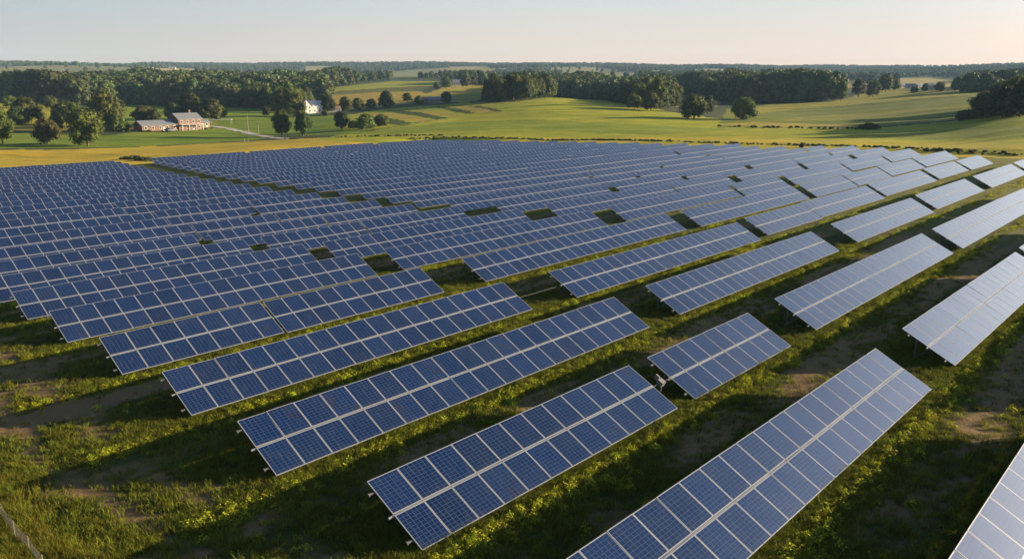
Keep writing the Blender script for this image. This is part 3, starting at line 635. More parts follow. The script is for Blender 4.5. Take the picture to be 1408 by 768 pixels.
def tree_var(kind):
    if kind not in TREE:
        spec = {'round': (M_leaf, 16, 15, .03), 'dark': (M_leaf_dark, 16, 14, .02), 'tall': (M_leaf, 18, 11, .04), 'bronze': (M_leaf_brown, 14, 14, .02), 'broad': (M_leaf, 15, 18, .03), 'bush': (M_leaf, 7, 12, .0), 'oval': (M_leaf_dark, 16, 12.5, .05)}[kind.split('.')[0]]
        TREE[kind] = make_crown(hash(kind) % 997 if False else sum(ord(c)*7 for c in kind), spec[1], spec[2], spec[0], 2600, 0.85, spec[3]) + (spec[1], spec[2])
    return TREE[kind]
def plant_tree(px, py, hpx, wpx, kind, label, cat='tree', name=None, group=None):
    x, y, z, d = ground_at(px, py); cr, tk, h0, w0 = tree_var(kind)
    dp = y*CT - (z - CAMZ)*ST
    hh = hpx*dp/F; ww = wpx*dp/F
    root = bpy.data.objects.new(name or 'tree', None); C.objects.link(root); root.location = (x, y, z)
    root.rotation_euler = (0, 0, random.uniform(0, 6.28)); root.scale = (ww/w0, ww/w0, hh/h0)
    tag(root, label, cat, group); add('trunk', tk, root); add('crown', cr, root)
    return root
TL = [
 (4,198,50,34,'tall','dark tree cut by the left edge, behind the yellow meadow'),
 (40,170,36,40,'broad','broad green tree left of the pair of tallest valley trees, near the left edge'),
 (66,198,36,36,'bronze','dull olive bushy tree with ragged low crown at the meadow edge'),
 (92,173,33,34,'round','medium green tree just left of the big trees in the valley'),
 (121,201,52,50,'round.b','large bright green tree at the meadow edge, its crown reaching the ground'),
 (147,180,55,60,'broad.b','tallest broad green tree behind the meadow-edge tree'),
 (172,178,12,18,'bush','low green bush between the tallest tree and the farmhouse'),
 (199,171,25,33,'bronze.b','bronze brown round tree just left of the red farmhouse'),
 (240,166,25,28,'dark','dark tree directly behind the low farmhouse wing'),
 (265,165,37,28,'tall.b','tall lighter green tree behind the farmhouse roof'),
 (291,166,30,38,'round.c','broad dark tree right of the farmhouse'),
 (272,175,14,10,'bush.b','small shrub against the right corner of the farmhouse'),
 (388,188,36,28,'oval','left one of two matching trees by the lane end'),
 (417,187,33,27,'oval.b','lighter right one of two matching trees by the lane end'),
 (470,179,26,24,'oval.c','single dark oval tree on the slope beneath the white farmhouse'),
 (503,177,20,26,'bush','left mound of the leafy thicket on the green slope'),
 (524,173,16,24,'bush.c','right mound of the leafy thicket on the green slope'),
 (531,150,25,25,'dark.b','lone dark round tree standing on the crest among the striped fields'),
 (367,159,13,14,'bronze.c','small olive tree at the wood edge beside the lane'),
 (614,143,17,16,'dark.c','dark round tree at the right end of the long brown shed'),
 (576,143,11,13,'bush.d','low shrub at the left end of the long brown shed'),
 (613,122,17,14,'tall.c','slim tree in the hedge between two hilltop fields'),
 (601,124,11,11,'round','small round tree left of the slim hedge tree between hilltop fields'),
 (405,160,33,36,'round.d','large mid green tree left of the white farmhouse'),
 (451,155,24,24,'dark','dark tree behind the right end of the white farmhouse'),
 (475,153,20,22,'round.c','rounded tree right of the white farmhouse'),
 (492,152,17,18,'bronze.b','olive tree, second right of the white farmhouse'),
 (510,150,14,16,'dark.c','small dark tree ending the row right of the white farmhouse'),
 (954,164,34,42,'round.b','broader left tree of the clump in the dip behind the hill field'),
 (973,156,24,26,'dark.b','darker right tree of the clump in the dip behind the hill field'),
 (1023,165,31,38,'broad','solitary broad tree in the dip right of the clump'),
 (1156,139,27,18,'round','small tree right of the dark wood on the eastern slope'),
 (1180,133,24,22,'tall','slender tree between the dark wood and the round pair'),
 (1200,133,22,22,'round.c','shorter round tree of the pair on the eastern rise'),
 (1217,126,24,25,'round.d','tallest round tree of the pair on the eastern rise'),
 (1232,117,17,14,'dark','dark tree behind the pair on the eastern rise'),
 (1352,162,34,42,'round.d','bright rounded tree in front of the dark grove at the right edge'),
 (1329,165,14,28,'bush','low dark bush at the left foot of the grove on the right edge'),
 (1378,162,44,44,'dark','large dark tree in the grove at the right edge'),
 (1402,161,50,46,'dark.b','tallest dark tree of the grove, cut by the right edge'),
 (1394,160,20,34,'bush.b','spreading shrub at the foot of the right edge grove'),
 (1195,177,8,26,'bush.d','small isolated bush in the dip between two eastern fields'),
 (24,172,26,30,'dark.b','dark tree behind the gap near the left edge of the valley'),
 (78,180,22,26,'dark','small dark tree under the big valley trees'),
 (106,176,34,30,'tall','slender green tree between the big valley trees'),
 (160,181,26,26,'round.c','smaller green tree under the tallest valley tree, on its right'),
 (15,148,16,22,'round','small tree at the far side of the west field, near the left edge'),
 (70,150,18,24,'broad','spreading tree at the back of the west field'),
 (252,164,26,22,'oval','narrow dark tree between the two trees behind the farmhouse'),
 (304,161,16,20,'bush.c','pale shrubby thicket right of the broad farmhouse tree'),
 (486,176,10,16,'bush','low bush left of the leafy thicket on the slope'),
 (560,140,12,16,'tall.c','small slim tree left of the long brown shed'),
 (895,152,26,26,'round.b','bright tree standing forward of the centre wood'),
 (872,150,22,24,'broad.b','rounded tree at the front edge of the centre wood'),
 (213,172,22,22,'dark.b','dark tree close behind the left end of the low farmhouse wing'),
 (253,177,9,9,'bush','small garden shrub before the porch of the farmhouse'),
 (412,161,8,12,'bush.b','leafy shrub before the left gable of the white farmhouse'),
 (447,159,8,11,'bush.d','round shrub before the right end of the white farmhouse'),
 (1229,125,17,17,'round','round tree at the left end of the far hamlet'),
 (1272,126,11,12,'dark','small dark tree between the last two buildings of the far hamlet'),
 (1292,126,13,16,'broad','spreading tree right of the far hamlet'),
 (1257,127,8,10,'bush.d','little bush in front of the far hamlet'),
 (640,120,15,15,'dark.b','dark tree at the right end of the white hilltop house'),
 (617,119,9,10,'bush','small shrub at the left end of the white hilltop house'),
 (1102,203,7,8,'bush.c','small round shrub on the field edge behind the tables'),
]
for i, (px, py, hp, wp, kd, lb) in enumerate(TL):
    plant_tree(px, py, hp, wp, kd, lb, 'bush' if kd.startswith('bush') else 'tree', 'bush' if kd.startswith('bush') else 'tree')

# woodland: sampled over outlines of the woods
WOODS = [
 ('wood behind the red farmhouse', [(-90,143),(60,144),(165,147),(352,150.5),(398,155),(432,146),(520,124),(560,117),(545,110),(300,118),(-90,118)], 12, (17, 24)),
 ('western valley wood', [(-90,131),(60,131),(60,138),(110,142),(110,147),(60,145),(-90,143)], 12, (8, 12)),
 ('centre wood beyond the hill', [(660,116),(700,116),(722,122),(700,132),(660,141),(760,137),(800,141),(860,150),(910,151),(930,151),(935,138),(1000,140),(1000,118),(660,108)], 12, (16, 23)),
 ('dark wood on the eastern slope', [(1004,142),(1030,143),(1060,141.5),(1146,139.5),(1150,130),(1120,122),(1000,124)], 9, (18, 25)),
 ('hedgerow trees below the crest field', [(655,139),(700,137),(720,135),(720,138),(660,141.5)], 10, (9, 13)),
 ('east hedge wood', [(1300,128),(1350,127),(1395,124),(1420,116),(1350,117),(1305,124)], 11, (12, 17)),
 ('hilltop wood', [(636,116),(720,120),(760,122),(760,112),(636,111)], 11, (17, 22)),
 ('grove right', [(1366,158),(1440,157),(1440,146),(1380,146)], 8, (14, 18)),
]
pts = []
for n, P, sp, (h0, h1) in WOODS:
    PW = poly_world(P, 8); x0, y0 = PW.min(0); x1, y1 = PW.max(0)
    m = int((x1 - x0)*(y1 - y0)/(sp*sp*0.72)); m = min(m, 16000)
    nx = max(1, int((x1 - x0)/sp/0.85)); ny = max(1, int((y1 - y0)/sp/0.85))
    gx, gy = np.meshgrid(np.linspace(x0, x1, nx), np.linspace(y0, y1, ny)); gx = gx.ravel() + rng.uniform(-.42, .42, gx.size)*sp; gy = gy.ravel() + rng.uniform(-.42, .42, gy.size)*sp
    k = in_poly(PW, gx, gy); gx, gy = gx[k], gy[k]
    for x, y, h in zip(gx, gy, rng.uniform(h0, h1, len(gx))): pts.append((x, y, h, n))
# far rolling woodland, everywhere not claimed by fields
n = 52000; a = np.radians(rng.uniform(-40, 40, n)); d = np.sqrt(rng.uniform(1050**2, 5000**2, n)); keep = rng.uniform(0, 1, n) < np.clip(1.25 - d/6000, 0.35, 1)
a, d = a[keep], d[keep]; x, y = d*np.sin(a), d*np.cos(a)
clear = clearing(x, y, d)
k = (~clear | (rng.uniform(0, 1, len(x)) < 0.05)) & ((d > 1680) | (vnoise(x, y, 120, 71) > 0.25))
FHS = 0.72 + 0.5*(0.5 + 0.5*vnoise(x, y, 230, 61))
for nme, P, cc in FW: k &= ~in_poly(P, x, y)
FX, FY = x[k], y[k]; FH = rng.uniform(9, 15.5, len(FX))*FHS[k]
P3 = [p for p in pts]; 
_x, _y = np.array([p[0] for p in P3]), np.array([p[1] for p in P3]); _f = np.zeros(len(_x), bool)
for nme, P, cc in FW:
    if not nme.startswith('far clearing') or True: _f |= in_poly(P, _x, _y)
P3 = [p for p, q in zip(P3, _f) if not q and math.hypot(p[0], p[1]) < 1260]
P3 = [(a_, b_, h_*(0.78 + 0.42*float(0.5 + 0.5*vnoise(np.array(a_), np.array(b_), 60, 91))), n_) for a_, b_, h_, n_ in P3 if vnoise(np.array(a_), np.array(b_), 75, 92) < 0.72]
P3.sort(key=lambda p: math.hypot(p[0], p[1]))
def in_view(p):
    a = math.degrees(math.atan2(p[0], p[1])); return -33.5 < a < 33.5
ind, rest = [], []
for p in P3:
    (ind if (len(ind) < 235 and in_view(p)) else rest).append(p)
WV = [tree_var(k) for k in ('round', 'dark', 'tall', 'oval', 'dark.c', 'round.c')]
for (x, y, h, n) in ind:
    cr, tk, h0, w0 = random.choice(WV); s = h/h0*random.uniform(0.9, 1.1)
    root = bpy.data.objects.new('woodland_tree', None); C.objects.link(root); root.location = (x, y, float(H(x, y)))
    sw = s*random.uniform(0.8, 1.05); root.rotation_euler = (0, 0, random.uniform(0, 6.28)); root.scale = (sw, sw, s)
    tag(root, 'broadleaf tree standing in the front ranks of the ' + n, 'tree', 'trees in the ' + n)
    add('trunk', tk, root); add('crown', cr, root)

def gn_scatter(name, pos, scl, rotz, objs, cat, label, tiltx=None):
    me = bpy.data.meshes.new(name); me.vertices.add(len(pos)); me.vertices.foreach_set('co', np.asarray(pos, 'f').ravel())
    for nm, ar in (('sc', scl), ('rz', rotz), ('id', rng.integers(0, len(objs), len(pos)))):
        at = me.attributes.new(nm, 'FLOAT' if nm != 'id' else 'INT', 'POINT'); at.data.foreach_set('value', np.asarray(ar, 'f' if nm != 'id' else 'i'))
    o = add(name, me); tag(o, label, cat, kind='stuff')
    src = bpy.data.collections.new(name + '_source')
    for ob in objs: src.objects.link(ob)
    g = bpy.data.node_groups.new(name, 'GeometryNodeTree')
    g.interface.new_socket('Geometry', in_out='INPUT', socket_type='NodeSocketGeometry'); g.interface.new_socket('Geometry', in_out='OUTPUT', socket_type='NodeSocketGeometry')
    gi, go = g.nodes.new('NodeGroupInput'), g.nodes.new('NodeGroupOutput')
    mp = g.nodes.new('GeometryNodeMeshToPoints'); ip = g.nodes.new('GeometryNodeInstanceOnPoints'); ci = g.nodes.new('GeometryNodeCollectionInfo')
    ci.inputs[0].default_value = src; ci.inputs['Separate Children'].default_value = True; ci.inputs['Reset Children'].default_value = True
    def attr(nm, ty):
        a = g.nodes.new('GeometryNodeInputNamedAttribute'); a.data_type = ty; a.inputs[0].default_value = nm; return a.outputs[0]
    g.links.new(gi.outputs[0], mp.inputs[0]); g.links.new(mp.outputs[0], ip.inputs['Points']); g.links.new(ci.outputs[0], ip.inputs['Instance'])
    ip.inputs['Pick Instance'].default_value = True; g.links.new(attr('id', 'INT'), ip.inputs['Instance Index'])
    cx = g.nodes.new('ShaderNodeCombineXYZ'); g.links.new(attr('rz', 'FLOAT'), cx.inputs[2]); g.links.new(cx.outputs[0], ip.inputs['Rotation'])
    g.links.new(attr('sc', 'FLOAT'), ip.inputs['Scale']); g.links.new(ip.outputs[0], go.inputs[0])
    md = o.modifiers.new('scatter', 'NODES'); md.node_group = g
    return o
# the remaining woodland as one mass
low = []
for s in range(5):
    cr, tk = make_crown(300 + s, 15, 13 + s % 3, M_leaf_far, 640, 1.35, 0.02)
    low.append(bpy.data.objects.new('wood_source', cr))
rx = np.array([p[0] for p in rest] + list(FX)); ry = np.array([p[1] for p in rest] + list(FY)); rh = np.array([p[2] for p in rest] + list(FH))
gn_scatter('woodland', np.stack([rx, ry, H(rx, ry) - 0.5], 1), rh/15*1.08, rng.uniform(0, 6.28, len(rx)), low, 'woodland', 'rolling dark green woodland covering the valley and distant hills')

# ------------------------------------------------------------------ scrub line behind the tables
scr = []
for s in range(3):
    cr, tk = make_crown(500 + s, 1.5, 2.4, M_scrub, 260, 0.22, 0.0); scr.append(bpy.data.objects.new('scrub_source', cr))
sx, sy, ss = [], [], []
def scrub_line(pts, n, jit, s0, s1):
    for i in range(n):
        t = random.uniform(0, len(pts) - 1.001); k = int(t); f = t - k
        px = pts[k][0]*(1-f) + pts[k+1][0]*f; py = pts[k][1]*(1-f) + pts[k+1][1]*f
        x, y, z, d = ground_at(px, py); x += random.gauss(0, jit); y += random.gauss(0, jit)
        sx.append(x); sy.append(y); ss.append(random.uniform(s0, s1))
scrub_line([(560,191),(640,189),(700,190.5),(760,193),(820,192.5),(860,193),(900,194),(1000,197),(1100,200),(1160,201),(1230,203),(1300,207),(1400,213)], 700, 1.3, 0.15, 0.55)
scrub_line([(390,191.5),(480,188),(560,186.5),(610,186.5)], 90, 1.2, 0.2, 0.6)
scrub_line([(985,173.5),(1060,175.5),(1130,177),(1190,177)], 60, 1.3, 0.3, 0.9)
scrub_line([(170,219),(185,218),(205,222)], 40, 1.2, 0.4, 0.9)
scrub_line([(150,181),(220,181),(290,177)], 50, 1.0, 0.4, 0.8)
sx, sy = np.array(sx), np.array(sy)
gn_scatter('scrub', np.stack([sx, sy, H(sx, sy) - 0.1], 1), np.array(ss), rng.uniform(0, 6.28, len(sx)), scr, 'scrub', 'low dark scrub and weeds along the back edge of the solar field')

# ------------------------------------------------------------------ grass
def tuft(seed, nb, h, spread, wdt, mt, lean=0.5):
    r = random.Random(seed); mb = MB()
    for i in range(nb):
        a = r.uniform(0, 6.28); d = spread*math.sqrt(r.random()); x, y = d*math.cos(a), d*math.sin(a)
        hh = h*r.uniform(0.5, 1.15); la = r.uniform(0, 6.28); l = lean*hh*r.uniform(0.2, 1); wa = r.uniform(0, 3.14)
        wx, wy = wdt*math.cos(wa)/2, wdt*math.sin(wa)/2; mx, my = x + l*0.35*math.cos(la), y + l*0.35*math.sin(la)
        k = len(mb.v); mb.v += [(x - wx, y - wy, -0.02), (x + wx, y + wy, -0.02), (mx + wx*.8, my + wy*.8, hh*0.6), (mx - wx*.8, my - wy*.8, hh*0.6), (x + l*math.cos(la), y + l*math.sin(la), hh)]
        mb.f += [(k, k+1, k+2, k+3), (k+3, k+2, k+4)]; mb.m += [0, 0]
    me = bpy.data.meshes.new('tuft'); me.from_pydata(mb.v, [], mb.f); me.materials.append(mt); me.update()
    return bpy.data.objects.new('tuft_source', me)
def weed(seed, n, rad, h, leaf, mt):
    r = random.Random(seed); mb = MB()
    for i in range(n):
        a = r.uniform(0, 6.28); d = rad*r.random()**0.6; zz = h*(1 - (d/rad)**2*0.8)*r.uniform(0.25, 1.05)
        c = Vector((d*math.cos(a), d*math.sin(a), zz)); nrm = Vector((math.cos(a)*d/rad + r.gauss(0, .5), math.sin(a)*d/rad + r.gauss(0, .5), 0.7 + r.gauss(0, .4))).normalized()
        t1 = nrm.orthogonal().normalized(); t2 = nrm.cross(t1); L = leaf*r.uniform(0.6, 1.4); k = len(mb.v)
        mb.v += [tuple(c - t1*L*.6), tuple(c + t2*L*.3), tuple(c + t1*L*.6), tuple(c - t2*L*.3)]; mb.f.append((k, k+1, k+2, k+3))
    me = bpy.data.meshes.new('weed'); me.from_pydata(mb.v, [], mb.f); me.materials.append(mt); me.update()
    return bpy.data.objects.new('weed_source', me)
def cand(n, dmin, dmax, u0, u1, v0, v1):
    a = np.radians(rng.uniform(-36, 36, n)); d = np.exp(rng.uniform(math.log(dmin), math.log(dmax), n))
    x, y = d*np.sin(a), d*np.cos(a); u = x*DU[0] + y*DU[1]; v = x*DV[0] + y*DV[1]
    k = (u > u0) & (u < u1) & (v > v0) & (v < v1); return x[k], y[k], u[k], v[k]
def rowgap(v):
    i = np.clip(np.searchsorted(-ROWV, -v), 0, len(ROWV) - 1); return v - (ROWV[i] + 4*cT)
# short sward: everywhere near, thin on the worn lanes
x, y, u, v = cand(230000, 22, 105, 8.5, 150, -85, 12)
g = rowgap(v); dens = 0.25 + 0.75*np.exp(-((g - 0.6)/1.1)**2) + 0.35*(vnoise(x, y, 3.0, 41) > 0.1) + 0.2*(vnoise(x, y, 0.9, 42) > 0)
lanek = np.clip(np.exp(-((g - 3.7 - 0.5*vnoise(x, y, 6, 21))/1.5)**2) + 0.5*np.exp(-((g - 2.2)/0.5)**2), 0, 1)*(0.6 + 0.4*vnoise(x, y, 5, 23))
dens *= (1 - 0.93*np.clip(lanek*1.35, 0, 1))*(1 - 0.88*np.exp(-((u - 15.2 - 1.2*vnoise(x, y, 9, 22))/1.3)**2))*(1 - 0.85*np.exp(-((u - 12.2 - 1.0*vnoise(x, y, 9, 22))/1.0)**2))
k = rng.uniform(0, 1.1, len(x)) < dens; x, y = x[k], y[k]
tf = [tuft(20 + i, 22, 0.15 + 0.04*i, 0.22, 0.022, M_grass, 0.9) for i in range(4)]
gn_scatter('grass', np.stack([x, y, H(x, y)], 1), rng.uniform(0.55, 1.35, len(x)), rng.uniform(0, 6.28, len(x)), tf, 'grass', 'short rough grass growing between and beneath the solar tables')
# leafy weeds in the strips along the low edges of the tables
x, y, u, v = cand(150000, 24, 230, 13, 245, -110, 4); g = rowgap(v)
dens = (g > 0.22)*np.exp(-((g - 0.95 - 0.35*vnoise(x, y, 4, 44))/0.75)**2)*(0.55 + 0.45*vnoise(x, y, 1.6, 43)) + 0.006
k = rng.uniform(0, 1, len(x)) < dens*1.1; x, y, g = x[k], y[k], g[k]; dd = np.hypot(x, y); small_g = np.where(g < 0.7, 0.6, 1.0)
wd = [weed(60 + i, 60, 0.30, 0.30 + 0.06*i, 0.085, M_weed) for i in range(4)]
gn_scatter('weeds', np.stack([x, y, H(x, y) - 0.03], 1), rng.uniform(0.45, 1.25, len(x))*(1 + sstep(60, 200, dd)*0.5)*small_g, rng.uniform(0, 6.28, len(x)), wd, 'weeds', 'leafy green weeds in strips along the low edges of the tables')
# tall golden grass on the bank at the lower left
x, y, u, v = cand(160000, 26, 95, -12, 10.5, -75, -8)
k = rng.uniform(0, 1, len(x)) < np.where(u < 8.0, 0.9, 0.9*np.exp(-((u - 8.0)/1.1)**2)); x, y = x[k], y[k]
tg = [tuft(80 + i, 26, 0.36 + 0.08*i, 0.28, 0.022, M_grass_dry if i % 2 else M_grass, 0.8) for i in range(4)]
gn_scatter('tall_grass', np.stack([x, y, H(x, y)], 1), rng.uniform(0.45, 1.2, len(x))*(0.8 + 0.4*vnoise(x, y, 3, 51)), rng.uniform(0, 6.28, len(x)), tg, 'tall grass', 'tall golden and green rough grass on the bank, bottom left')

# ------------------------------------------------------------------ farm buildings, lane, poles, fence
M_brick = plain('faded red brown siding', (0.165, 0.085, 0.060), 0.85, 0, 0.25, 1.2)
M_white = plain('white painted boards', (0.46, 0.45, 0.43), 0.7, 0, 0.08, 1.5)
M_tan = plain('pale tan boards', (0.40, 0.34, 0.28), 0.8, 0, 0.1, 1.0)
M_slate = plain('grey metal roof', (0.16, 0.165, 0.175), 0.55, 0.1, 0.18, 1.0)
M_rust = plain('rusty roof sheets', (0.22, 0.13, 0.09), 0.8, 0, 0.35, 1.0)
M_wood = plain('weathered wood', (0.20, 0.155, 0.11), 0.85, 0, 0.25, 2.0)
M_win = plain('dark window glass', (0.03, 0.035, 0.04), 0.15, 0, 0.1, 1)
M_gravel = plain('pale gravel', (0.34, 0.30, 0.25), 0.95, 0, 0.22, 0.8)
M_teal = plain('teal tank paint', (0.10, 0.30, 0.30), 0.5, 0, 0.1, 2)
def gable(root, x0, x1, y0, y1, he, hr, mw, mr, axis='x', over=0.5, nwin=4, rows=(1.0,), door=True, base=-1.5):
    """one gabled volume: wall, roof, windows and door as parts"""
    def P(x, y, z): return (x, y, z)
    mb = MB(); a, b, c, d = x0, x1, y0, y1
    if axis == 'x':
        m = (c + d)/2
        mb.poly([(a, c, base), (b, c, base), (b, c, he), (a, c, he)]); mb.poly([(b, d, base), (a, d, base), (a, d, he), (b, d, he)])
        mb.poly([(a, d, base), (a, c, base), (a, c, he), (a, m, hr - 0.05), (a, d, he)]); mb.poly([(b, c, base), (b, d, base), (b, d, he), (b, m, hr - 0.05), (b, c, he)])
        sl_ = (hr - he)/(m - c); rb = MB(); t = 0.22
        for s_, e in ((-1, c), (1, d)):
            ye = e + s_*over; ze = he - over*sl_
            top = [(a - over, ye, ze + t), (b + over, ye, ze + t), (b + over, m, hr + t), (a - over, m, hr + t)]
            bot = [(p[0], p[1], p[2] - t) for p in top]
            k = len(rb.v); rb.v += top + bot
            for f in ((0,1,2,3), (7,6,5,4), (0,4,5,1), (1,5,6,2), (2,6,7,3), (3,7,4,0)): rb.f.append(tuple(k + i for i in f)); rb.m.append(0); rb.uv += [(0,0)]*4
    else:
        m = (a + b)/2
        mb.poly([(a, d, base), (a, c, base), (a, c, he), (a, d, he)]); mb.poly([(b, c, base), (b, d, base), (b, d, he), (b, c, he)])
        mb.poly([(a, c, base), (b, c, base), (b, c, he), (m, c, hr - 0.05), (a, c, he)]); mb.poly([(b, d, base), (a, d, base), (a, d, he), (m, d, hr - 0.05), (b, d, he)])
        sl_ = (hr - he)/(m - a); rb = MB(); t = 0.22
        for s_, e in ((-1, a), (1, b)):
            xe = e + s_*over; ze = he - over*sl_
            top = [(xe, c - over, ze + t), (xe, d + over, ze + t), (m, d + over, hr + t), (m, c - over, hr + t)]
            bot = [(p[0], p[1], p[2] - t) for p in top]
            k = len(rb.v); rb.v += top + bot
            for f in ((0,1,2,3), (7,6,5,4), (0,4,5,1), (1,5,6,2), (2,6,7,3), (3,7,4,0)): rb.f.append(tuple(k + i for i in f)); rb.m.append(0); rb.uv += [(0,0)]*4
    add('wall', mb.mesh('wall', [mw]), root); rf = add('roof', rb.mesh('roof', [mr]), root)
    for zr in rows:
        for i in range(nwin):
            x = x0 + (x1 - x0)*(i + 0.5)/nwin; wb = MB(); wb.box(x - 0.75, x + 0.75, y0 - 0.10, y0 - 0.02, zr - 0.1, zr + 1.6); f = add('window', wb.mesh('window', [M_white]), root)
            wb = MB(); wb.box(x - 0.55, x + 0.55, y0 - 0.13, y0 - 0.104, zr + 0.1, zr + 1.4); add('pane', wb.mesh('pane', [M_win]), f)
    if door:
        x = x0 + (x1 - x0)*0.5 + 0.1; wb = MB(); wb.box(x - 0.6 + (x1-x0)/(2*max(1, nwin)), x + 0.5 + (x1-x0)/(2*max(1, nwin)), y0 - 0.09, y0 - 0.015, 0, 2.2); add('door', wb.mesh('door', [M_white]), root)
    return rf
def building(px, py, rot, label, cat, name='house', group=None):
    x, y, z, d = ground_at(px, py); root = bpy.data.objects.new(name, None); C.objects.link(root); root.location = (x, y, z + 0.1); root.rotation_euler = (0, 0, R(rot))
    return tag(root, label, cat, group), d
fh, d = building(229, 179.5, 50, 'red brown farmhouse with grey roof, long low wing and two-storey block', 'farmhouse', 'farmhouse')
rf = gable(fh, -16, 4.6, -4.5, 5.5, 3.4, 5.7, M_brick, M_slate, nwin=5, rows=(1.2,))
rf = gable(fh, 4.9, 19, -5.2, 6.2, 6.2, 9.2, M_brick, M_slate, nwin=4, rows=(0.8, 3.9))
cb = MB(); cb.box(15, 16, 1.2, 2.2, 8, 11); add('chimney', cb.mesh('chimney', [M_brick]), rf)
pb = MB(); pb.box(5.2, 18.6, -8.0, -5.3, 3.0, 3.2)
for xx in (5.6, 9.8, 14, 18.2): pb.box(xx - 0.12, xx + 0.12, -7.9, -7.66, -1.0, 3.0)
add('porch', pb.mesh('porch', [M_white]), fh)
sh, d = building(277, 175, 50, 'small pale tan outbuilding right of the red farmhouse', 'shed', 'shed'); gable(sh, -4, 4, -3, 3, 3.0, 4.6, M_wood, M_slate, nwin=2, door=True)
cp, d = building(304, 171, 10, 'open carport with pale flat roof by the lane', 'carport', 'carport')
mb = MB(); mb.box(-7, 7, -2.5, 2.5, 2.9, 3.1); add('roof', mb.mesh('roof', [M_white]), cp)
for xx in (-6.5, 6.5):
    for yy in (-2.2, 2.2): mb = MB(); mb.box(xx - .12, xx + .12, yy - .12, yy + .12, -1, 2.9); add('post', mb.mesh('post', [M_white]), cp)
tk_, d = building(195.5, 178, 20, 'round teal water tank left of the farmhouse gable', 'water tank', 'water_tank')
mb = MB(); mb.bar((0, 0, -0.5), (0, 0, 3.0), 2.3, n=20); add('tank', mb.mesh('tank', [M_teal]), tk_)
mb = MB(); mb.bar((0, 0, 3.0), (0, 0, 3.7), 2.3, 0.3, n=20); add('lid', mb.mesh('lid', [M_white]), tk_)
def vehicle(px, py, rot, label, cat, name, mt):
    r_, d = building(px, py, rot, label, cat, name)
    mb = MB(); mb.box(-2.4, 2.4, -0.95, 0.95, 0.45, 1.1); mb.box(-1.7, 0.9, -0.88, 0.88, 1.1, 1.75, T=lambda p: (p[0]*(0.82 if p[2] > 1.5 else 1), p[1]*(0.9 if p[2] > 1.5 else 1), p[2])); add('body', mb.mesh('body', [mt]), r_)
    mb = MB(); mb.box(-1.35, 0.6, -0.90, 0.90, 1.2, 1.6, T=lambda p: (p[0]*(0.9 if p[2] > 1.5 else 1), p[1]*(0.95 if p[2] > 1.5 else 1), p[2])); add('window', mb.mesh('glazing', [M_win]), r_)
    for xx in (-1.5, 1.5):
        for yy in (-0.9, 0.9): mb = MB(); mb.bar((xx, yy - 0.1, 0.36), (xx, yy + 0.1, 0.36), 0.36, n=12); add('wheel', mb.mesh('wheel', [M_win]), r_)
vehicle(183, 175, 8, 'white vehicle parked left of the teal tank', 'car', 'parked_car', M_white)
vehicle(238, 181, 25, 'white car parked in front of the farmhouse wall', 'car', 'parked_car', M_white)
vehicle(232, 180.6, 25, 'dark car parked in front of the low farmhouse wing', 'car', 'parked_car', M_slate)
wh, d = building(429, 155.5, 42, 'white farmhouse with two gabled roofs among the trees', 'house')
gable(wh, -11, -1.5, -4, 5, 5.6, 10.5, M_white, M_slate, axis='y', nwin=2, rows=(1.0, 3.6)); gable(wh, -1.2, 11.5, -3.0, 5.5, 4.8, 9.2, M_white, plain('pale roof', (0.5, 0.47, 0.45), 0.6), nwin=3, door=False)
s2, d = building(459, 154, 20, 'small pale shed right of the white farmhouse', 'shed', 'shed'); gable(s2, -5, 5, -3, 3, 2.6, 4.4, M_white, M_rust, nwin=1)
for px, ln, mw, mr, lb in ((581, 9.5, M_brick, M_rust, 'long low brown shed, left one of the pair among the striped fields'), (601, 10.5, M_wood, M_slate, 'long low grey roofed shed, right one of the pair among the striped fields')):
    b_, d = building(px + 4, 141.8, 4, lb, 'shed', 'long_shed', 'pair of long low sheds'); gable(b_, -ln, ln, -4, 4, 3.2, 5.2, mw, mr, nwin=5, door=False)
h3, d = building(629, 117.5, 15, 'white house with dark roof beside the hilltop wood', 'house'); gable(h3, -7, 7, -4, 4, 4.6, 7.6, M_white, M_slate, nwin=4, rows=(1.2,))
for i, (px, py, rt, w_, lb) in enumerate(((1238, 121, 20, 7, 'grey roofed tan house, leftmost of the hamlet beyond the eastern fields'), (1251, 121.5, -15, 5, 'small tan house in the middle of the far hamlet'), (1263, 121.5, 25, 6, 'tan walled barn, third of the far hamlet'), (1277, 122, 5, 5, 'low pale shed at the right end of the far hamlet'))):
    b_, d = building(px, py, rt, lb, 'house', 'house', 'hamlet beyond the eastern fields'); gable(b_, -w_, w_, -4, 4, 3.2, 5.6, M_tan, M_slate, nwin=2, door=i < 2)
for px, py, w_, lb in ((207, 95.5, 8, 'pale barn in the far hillside clearing, left one'), (237, 95.0, 11, 'long pale barn in the far hillside clearing, right one'), (90, 99, 8, 'pale barn on the far hillside above the western wood')):
    b_, d = building(px, py, 10, lb, 'barn', 'barn'); gable(b_, -w_, w_, -5, 5, 4, 7, M_tan, M_tan, nwin=0, door=False)

